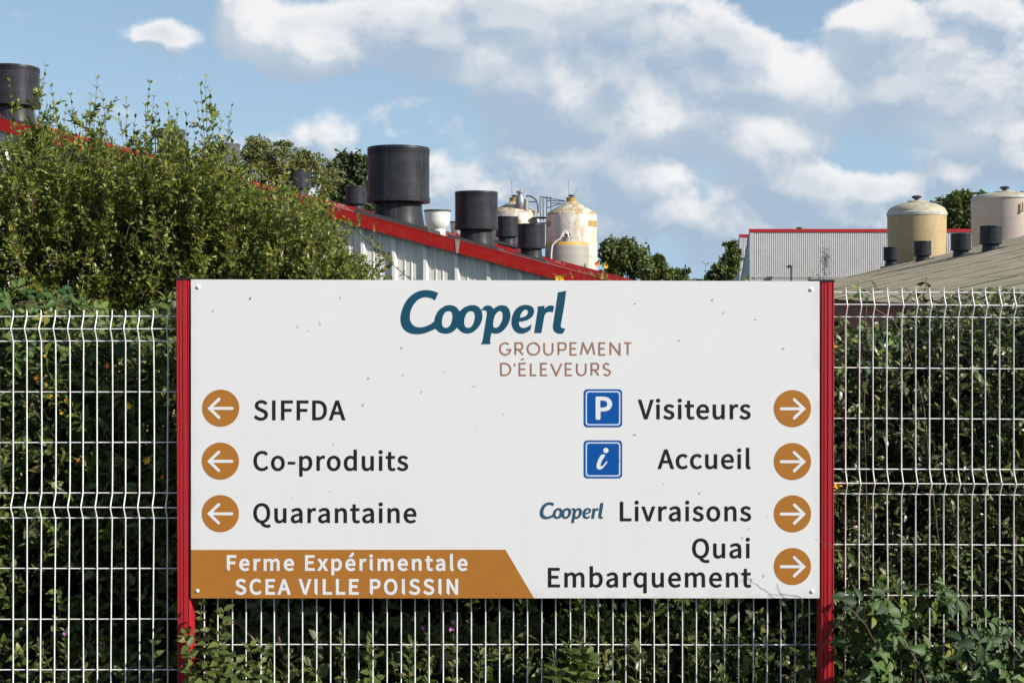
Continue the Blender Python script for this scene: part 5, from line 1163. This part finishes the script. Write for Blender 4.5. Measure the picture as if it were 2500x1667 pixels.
W_ = [ # name, label, category, column, top row, distance, options
 ('willowherb','thin willowherb stem with a single pink flower behind the left fence','weed',160,1538,4.7,dict(kind='lance',mat='grey_leaf',ls=.045,wr=.3,flowers=[(158,1545)],stems=2)),
 ('seeding_weed','pale feathery seed stalk rising tallest in the lower left corner','weed',222,1466,4.72,dict(kind='lance',mat='grey_leaf',ls=.03,wr=.25,per=22,spread=.5)),
 ('leafy_weed','small leafy weed right of the feathery stalk, lower left corner','weed',255,1558,4.66,dict(ls=.05)),
 ('leafy_weed','bright green leafy weed in front of the last wires left of the red post','weed',378,1545,4.62,dict(ls=.055,lean=.03)),
 ('leafy_weed','low broad leaved weed at the bottom edge below the bright one, left of the post','weed',318,1600,4.62,dict(ls=.06)),
 ('leafy_weed','weed leaning left at the very bottom of the left fence panel','weed',200,1612,4.62,dict(ls=.05,lean=-.05)),
 ('nettle','tall nettle clump leaning on the left red post under the orange banner','nettle',490,1478,4.36,dict(kind='ovate',ls=.055,wr=.55,per=12,stems=6,droop=.6,spread=1.2)),
 ('nettle','second nettle right of the one leaning on the left post','nettle',548,1560,4.38,dict(kind='ovate',ls=.055,wr=.55,per=10,stems=5,droop=.6,spread=1.2)),
 ('nettle','nettle under the first letters of the banner text','nettle',608,1585,4.42,dict(kind='lance',ls=.06,wr=.5,per=12,stems=2,droop=.5,lean=.05)),
 ('leafy_weed','leafy weed under the word Ferme beside the long brown stem','weed',700,1592,4.6,dict(ls=.06,stems=2)),
 ('leafy_weed','low dense weed right of the long brown stem, below the banner','weed',750,1600,4.56,dict(ls=.055,stems=3)),
 ('bindweed','pale heart shaped leaf bindweed climbing the wires under the banner','bindweed',778,1548,4.6,dict(kind='heart',mat='grey_leaf',ls=.06,wr=.8,per=6)),
 ('leafy_weed','light green shoot touching the lower wire under the middle of the banner','weed',835,1548,4.55,dict(ls=.05,per=9)),
 ('nettle','strong nettle with drooping leaves under the end of the banner text','nettle',903,1568,4.50,dict(kind='lance',ls=.075,wr=.5,per=12,stems=2,droop=.5)),
 ('leafy_weed','upright pointed leaf weed below the slanting end of the orange banner','weed',998,1578,4.50,dict(kind='lance',ls=.07,wr=.42,per=12)),
 ('willowherb','willowherb with two pink flowers below the slanting banner end','weed',1046,1490,4.6,dict(ls=.04,wr=.5,flowers=[(1033,1532),(1012,1510)],per=14,mat='hedge_leaf')),
 ('willowherb','willowherb with pink flowers right of the thick brown stem','weed',1106,1508,4.58,dict(ls=.045,wr=.5,flowers=[(1102,1535),(1106,1518)],per=14,mat='hedge_leaf')),
 ('leafy_weed','leafy weed at the bottom edge right of the two pink flowered stems','weed',1170,1590,4.55,dict(ls=.055,stems=2)),
 ('bindweed','round leaved climber on the wires below the blank middle of the board','bindweed',1200,1530,4.62,dict(kind='heart',mat='hedge_leaf',ls=.055,wr=.8,per=7)),
 ('leafy_weed','dark green weed at the bottom edge under the letter E of the last line','weed',1290,1600,4.6,dict(ls=.05,mat='hedge_leaf')),
 ('nettle','large pale nettle clump under the start of the last black line','nettle',1385,1572,4.42,dict(kind='lance',ls=.065,wr=.5,per=16,stems=5,droop=.6)),
 ('leafy_weed','three lobed green shoot close under the board, left one of a pair','weed',1415,1488,4.58,dict(ls=.055,per=12)),
 ('leafy_weed','green shoot close under the board, right one of a pair','weed',1478,1484,4.58,dict(ls=.055,per=13,stems=2)),
 ('dock','dock with big pale torn leaves at the bottom below the last black line','weed',1552,1590,4.46,dict(ls=.095,wr=.42,per=7,mat='grey_leaf')),
 ('leafy_weed','yellowish green leaf shoot on the wires under the middle of the last line','weed',1620,1512,4.6,dict(ls=.05,per=9)),
 ('leafy_weed','light green pointed shoot right of the yellowish one under the last line','weed',1682,1500,4.58,dict(kind='lance',ls=.06,wr=.45,per=9)),
 ('bindweed','pale heart leaved stem under the last letters of the bottom line','bindweed',1735,1580,4.55,dict(kind='heart',mat='grey_leaf',ls=.06,wr=.8,per=5)),
 ('nettle','nettle at the bottom edge under the lowest right arrow disc','nettle',1815,1606,4.5,dict(kind='lance',ls=.06,wr=.5,per=12,stems=2)),
 ('leafy_weed','reddish weed with yellowing leaves left of the right red post','weed',1925,1480,4.5,dict(ls=.05,per=12,lean=-.06)),
 ('leafy_weed','sparse shoot with a curled yellow leaf touching the right red post','weed',1972,1486,4.48,dict(ls=.05,per=9,mat='bramble_leaf')),
 ('climber','bushy tangle of small leaves climbing the wires just right of the right post','weed',2085,1430,4.46,dict(ls=.032,per=34,stems=5,mat='weed_leaf')),
 ('leafy_weed','green flowering shoot poking above the board left of the bushy green tree','weed',1425,655,4.75,dict(kind='lance',ls=.05,wr=.3,per=16,mat='weed_leaf')),
 ('leafy_weed','second green shoot above the board in front of the bushy tree','weed',1475,650,4.75,dict(kind='lance',ls=.045,wr=.3,per=18,mat='weed_leaf')),
 ('leafy_weed','narrow leaved shoot above the board below the tall rusty silo','weed',1505,662,4.8,dict(kind='lance',ls=.045,wr=.3,per=16,mat='weed_leaf')),
 ('leafy_weed','narrow leaved shoot above the board at the foot of the bushy tree','weed',1590,655,4.85,dict(kind='lance',ls=.05,wr=.3,per=16,mat='hedge_leaf')),
 ('leafy_weed','rightmost narrow leaved shoot before the gap of open sky above the board','weed',1672,656,4.8,dict(kind='lance',ls=.06,wr=.28,per=14,mat='hedge_leaf')),
 ('leafy_weed','narrow leaved shoot above the board left of the grey buildings','weed',1722,648,4.8,dict(kind='lance',ls=.06,wr=.3,per=14,mat='hedge_leaf')),
 ('leafy_weed','tall shoot above the board touching the narrow grey building','weed',1772,612,4.9,dict(kind='lance',ls=.06,wr=.3,per=15,mat='hedge_leaf')),
 ('dry_weed','dry brown seed head standing above the board beside the right post','weed',2012,632,4.62,dict(ls=.03,per=6,lean=.10,mat='hedge_leaf',seedhead=True,r0=.0018)),
]
for (nm, lb, ct, u_, v_, y_, kw) in W_: weed(nm, lb, ct, u_, v_, y_, **kw)

def brown_stem(label, pts):
    r = thing('dead_stem', label, 'stem', tuple(P(*pts[0])*1.0)); o0 = P(*pts[0])
    m = MB(); m.tube([P(*p)-o0 for p in pts], [.006]*(len(pts)-1)+[.004], 7)
    for i in (1, len(pts)-2):
        q = P(*pts[i])-o0; m.tube([q, q+Vector((.03,-.01,.02)), q+Vector((.05,0,.0))], [.002,.0015,.0008], 4)
    m.build('bark', M['cane'], r, smooth=True)
brown_stem('long reddish brown bare stem bending down behind the wires under the banner', [(705,1660,4.62),(690,1590,4.62),(676,1540,4.62),(671,1480,4.63),(673,1430,4.65),(690,1330,4.7)])
brown_stem('thick straight brown bare stem under the slanting end of the banner', [(1078,1640,4.6),(1078,1560,4.6),(1079,1500,4.6),(1078,1440,4.62),(1085,1330,4.7)])
brown_stem('thin pale bare twig slanting behind the wires near the left post', [(625,1567,4.6),(590,1530,4.6),(566,1508,4.6),(557,1495,4.6),(561,1480,4.62)])
brown_stem('orange brown dead stalk behind the wires near the right edge', [(2478,1480,4.6),(2476,1410,4.6),(2477,1360,4.6),(2479,1310,4.62),(2474,1294,4.62)])

# ------------------------------------------------------------------ flowers in the hedge
def marigolds(label, base, spots, name='flowering_plant'):
    u, v, Y = base; c = P(u, v, Y); r = thing(name, label, 'flower', (c.x, Y, 0))
    for (fu, fv, rad, mt) in spots:
        q = P(fu, fv, Y)-Vector((c.x,Y,0)); flower(r, q, rad, mt, RNG.integers(5,9))
        A = np.array([[q.x*.6,.12,q.z*.75]]); Bp = np.array([[q.x,.01,q.z]]); Cc = (A+Bp)/2+np.array([[.02,0,.05]])
        ln = bezier_lines(A,Cc,Bp,6); prisms('stem', ln, .0018, .001, M['weed_leaf'], r, sides=4)
        p_,d_,n_,t_ = leafy_shoots(ln, 7, .8, up=.5); L = RNG.uniform(.02,.045,len(p_)); leaves('leaf_tuft', M['weed_leaf'], 'lance', p_,d_,n_,L,L*.3, r)['kind'] = 'stuff'
marigolds('plant with bright yellow and orange flowers behind the left fence panel', (315,990,4.66), [(315,990,.017,'petal_yellow'),(262,892,.012,'petal_orange'),(110,869,.008,'petal_yellow'),(60,988,.007,'petal_orange'),(125,965,.008,'petal_yellow'),(162,976,.009,'petal_orange'),(150,1008,.009,'petal_yellow'),(90,922,.012,'petal_orange'),(324,895,.008,'petal_orange')])
marigolds('plant with a large yellow flower low beside the left red post', (360,1123,4.64), [(360,1123,.019,'petal_yellow'),(396,1163,.010,'petal_orange'),(378,918,.007,'petal_orange'),(191,1122,.010,'petal_orange')])
marigolds('small yellow flower pressed against the wires right of the right post', (2044,1184,4.62), [(2044,1184,.020,'petal_yellow'),(2040,845,.010,'petal_yellow'),(2036,1005,.007,'petal_orange')])
marigolds('bright yellow flower peeking over the top edge of the board', (1365,681,4.66), [(1363,681,.016,'petal_yellow'),(1371,682,.012,'petal_yellow')])
marigolds('orange flower heads above the board in front of the tall rusty silo', (1460,648,4.72), [(1457,645,.013,'petal_orange'),(1479,650,.012,'petal_yellow'),(1470,678,.009,'petal_yellow'),(1453,676,.008,'petal_orange'),(1398,676,.006,'petal_orange')])
marigolds('tiny yellow flower above the board left of the narrow grey building', (1822,684,4.7), [(1822,685,.009,'petal_yellow')])
marigolds('orange bud under the lower edge of the board near the middle', (1712,1464,4.6), [(1712,1464,.010,'petal_orange')])

# ------------------------------------------------------------------ brambles with leaves one can pick out
def bramble_leaf_mesh(seed, n=3):
    rr = np.random.default_rng(seed); vs=[]; fs=[]
    angs = {3:[-62,0,62],5:[-100,-45,0,45,100]}[n]
    for a in angs:
        a = R(a+rr.uniform(-8,8)); L = (.052 if abs(a) < .3 else .043)*rr.uniform(.9,1.1); W = L*.29
        off = Vector((math.sin(a)*.008, math.cos(a)*.008+ (.012 if abs(a)<.3 else 0), 0)); d = Vector((math.sin(a),math.cos(a),0)); s_ = Vector((d.y,-d.x,0)); b = len(vs); dr = rr.uniform(.2,.8)
        rows = [(0,0),(.10,.55),(.22,.85),(.34,.92),(.46,1.0),(.58,.86),(.70,.70),(.82,.44),(.93,.18),(1,0)]
        mid=[]; lf=[]; rt=[]
        for i,(t,w) in enumerate(rows):
            jag = 1.0+(.07 if i%2 else -.05); q = off+d*L*t; z = -dr*L*t*t*.5
            mid.append(len(vs)); vs.append((q.x,q.y,z-.0015))
            if 0 < i < len(rows)-1:
                for sgn, lst in ((1,lf),(-1,rt)):
                    p = q+s_*sgn*W*w*jag+d*(L*.015 if i%2 else -L*.01); lst.append(len(vs)); vs.append((p.x,p.y,z+.006*w))
        for lst, fl in ((lf,False),(rt,True)):
            f = [(mid[0],mid[1],lst[0])]+[x for i in range(len(lst)-1) for x in [(mid[i+1],mid[i+2],lst[i+1],lst[i])]]+[(mid[-2],mid[-1],lst[-1])]
            fs += [tuple(reversed(x)) if fl else x for x in f]
    b = len(vs); w = .0011      # petiole
    vs += [(-w,0,0),(w,0,0),(w,.014,0),(-w,.014,0),(-w,-.03,-.004),(w,-.03,-.004)]; fs += [(b,b+1,b+2,b+3),(b+4,b+5,b+1,b)]
    me = bpy.data.meshes.new('leaf'); me.from_pydata(vs,[],fs); me.update(); me.materials.append(M['bramble_leaf'])
    for p in me.polygons: p.use_smooth = True
    return me
def bramble_mat_fix():
    m = M['bramble_leaf']; t = m.node_tree; N = NG(t); b = t.nodes['Principled BSDF']
    ob = N.n('ShaderNodeObjectInfo').outputs['Random']
    col = N.ramp(ob, [(0,(.018,.048,.010)),(.5,(.045,.10,.018)),(.82,(.085,.15,.028)),(.93,(.14,.21,.02)),(1,(.24,.22,.03))])
    w = N.noise(objco(N), 60.0, 3, .5); col = N.mix(N.m('MULTIPLY', w, .35), col, (.025,.04,.016,1))
    t.links.new(col, b.inputs['Base Color']); bump(N, b, N.noise(objco(N), 110.0, 2, .5), .25, .002)
bramble_mat_fix()
BL = [bramble_leaf_mesh(i, 3) for i in range(4)]+[bramble_leaf_mesh(9, 5)]
def bramble(label, origin, canes, spots, size=1.0, rough_n=0):
    o0 = Vector(origin); r = thing('bramble', label, 'bramble', origin); rr = random.Random(len(spots))
    m = MB()
    for cn in canes:
        pts = [P(*p)-o0 for p in cn]; L_ = []
        for i in range(len(pts)-1):
            for k in range(4): L_.append(pts[i].lerp(pts[i+1], k/4)+Vector((rr.uniform(-.003,.003),rr.uniform(-.003,.003),rr.uniform(-.003,.003))))
        L_.append(pts[-1]); n = len(L_); r_0 = .0013 if cn[0][1] < 1560 and len(cn) <= 5 and cn[-1][0] < 2100 and cn[-1][1] < 1400 else .0040; m.tube(L_, [r_0*(1-.7*i/n) for i in range(n)], 5)
        for q in L_[::2]: m.tube([q, q+Vector((rr.uniform(-.01,.01),-.006,rr.uniform(-.008,.008)))], [.0009,.0002], 3)
    m.build('cane', M['cane'], r)
    for (u, v, Y, sc) in spots:
        me = BL[rr.choice([0,1,2,3,0,1,2,3,4])]; o = lnk('leaf', me, None, r); o.location = P(u,v,Y)-o0
        # leaf faces the light, tip hanging outwards and down
        a = rr.uniform(0, 2*math.pi); nrm = Vector((.55+rr.uniform(-.5,.5), -.75+rr.uniform(-.3,.3), .55+rr.uniform(-.4,.4))).normalized()
        tipd = Vector((math.cos(a), -.2, math.sin(a)*.9-.35)); y = (tipd-nrm*tipd.dot(nrm)).normalized(); x = y.cross(nrm)
        mt = Matrix((x,y,nrm)).transposed(); o.rotation_euler = mt.to_euler(); o.scale = (sc*size,)*3
rb = random.Random(4)
BT = [(2100,1455),(2150,1425),(2220,1415),(2300,1425),(2380,1425),(2420,1480),(2500,1540),(2620,1560)]
sp = []
while len(sp) < 160:
    u_ = rb.uniform(2075, 2600); tv = float(np.interp(u_, [a for a,_ in BT], [b for _,b in BT])); q = rb.random()
    v_ = tv+8+q*(1700-tv)
    if 2330 > u_ > 2180 and 1475 < v_ < 1570 and rb.random() < .75: continue
    if 2100 > u_ and v_ > 1560 and rb.random() < .5: continue
    sp.append((u_, v_, rb.uniform(4.22,4.46), rb.uniform(.7,1.6)))
bramble('large bramble with broad grey green leaves sprawling over the wires in the lower right corner', tuple(P(2300,1700,4.35).xy)+(0,),
 [[(2420,1760,4.3),(2400,1640,4.25),(2380,1500,4.3),(2330,1430,4.36),(2240,1425,4.4),(2150,1450,4.42)],
  [(2300,1780,4.3),(2250,1640,4.25),(2200,1540,4.3),(2160,1460,4.33),(2110,1440,4.36)],
  [(2150,1600,4.3),(2110,1520,4.2),(2069,1480,4.2),(2035,1535,4.22),(2006,1587,4.25)],
  [(2560,1760,4.3),(2520,1640,4.25),(2460,1560,4.3),(2380,1540,4.35),(2250,1600,4.4)],
  [(2200,1480,4.32),(2120,1390,4.28),(2060,1356,4.28),(2036,1334,4.28),(1989,1316,4.29)],
  [(2036,1334,4.28),(2020,1326,4.28),(2010,1332,4.28)],
  [(2140,1400,4.28),(2105,1362,4.28),(2098,1340,4.28)],[(2180,1425,4.3),(2150,1372,4.28),(2110,1366,4.28),(2075,1369,4.28)]], sp)
sp = [(40,705,4.72,.9),(60,722,4.7,1.0),(22,735,4.7,.9),(85,748,4.7,.9),(150,705,4.72,1.0),(140,735,4.7,1.1),(172,720,4.72,.9),(190,742,4.7,.8),(235,757,4.7,.9),(120,712,4.74,.8),(5,712,4.72,.9),(255,750,4.7,.7),(118,770,4.7,.9),(70,775,4.7,.8),(290,842,4.66,1.1),(268,830,4.68,1.0),(310,845,4.66,.9),(165,855,4.68,.8),(90,855,4.66,.9),(30,880,4.66,.9)]
bramble('bramble shoots with light green leaves over the top of the left fence panel', tuple(P(120,700,4.7).xy)+(0,),
 [[(-80,1700,4.8),(-60,1100,4.75),(-30,780,4.7),(60,735,4.7),(150,745,4.7),(212,765,4.7)],[(300,1500,4.8),(290,1000,4.7),(285,850,4.68),(250,800,4.68)]], sp)
sp = [(2098,712,4.68,.8),(2118,722,4.66,.8),(2140,706,4.68,.7),(2075,725,4.68,.6),(2120,800,4.66,1.1),(2105,838,4.64,1.0),(2140,830,4.66,1.0),(2110,880,4.64,1.1),(2075,825,4.64,.9),(2065,860,4.64,.8),(2160,850,4.68,.9),(2180,820,4.68,.9),(2050,780,4.66,.7),(2150,880,4.66,.9),(2195,840,4.68,.8),(2062,905,4.62,.8)]
bramble('bramble with a reddish cane climbing the fence just right of the right post', tuple(P(2120,700,4.68).xy)+(0,),
 [[(2300,1400,4.8),(2255,1000,4.72),(2215,840,4.68),(2180,780,4.66),(2135,752,4.66),(2085,735,4.68)],[(2120,1500,4.8),(2110,1000,4.7),(2105,860,4.66),(2115,760,4.66),(2122,705,4.68)]], sp)
sp = [(1975,676,4.6,.5),(1990,684,4.62,.4),(2000,672,4.62,.35)]
bramble('small dark leaves peeping over the top right corner of the board', tuple(P(1980,700,4.6).xy)+(0,), [[(1960,1500,4.8),(1970,900,4.7),(1978,700,4.62),(1985,665,4.61)]], sp)
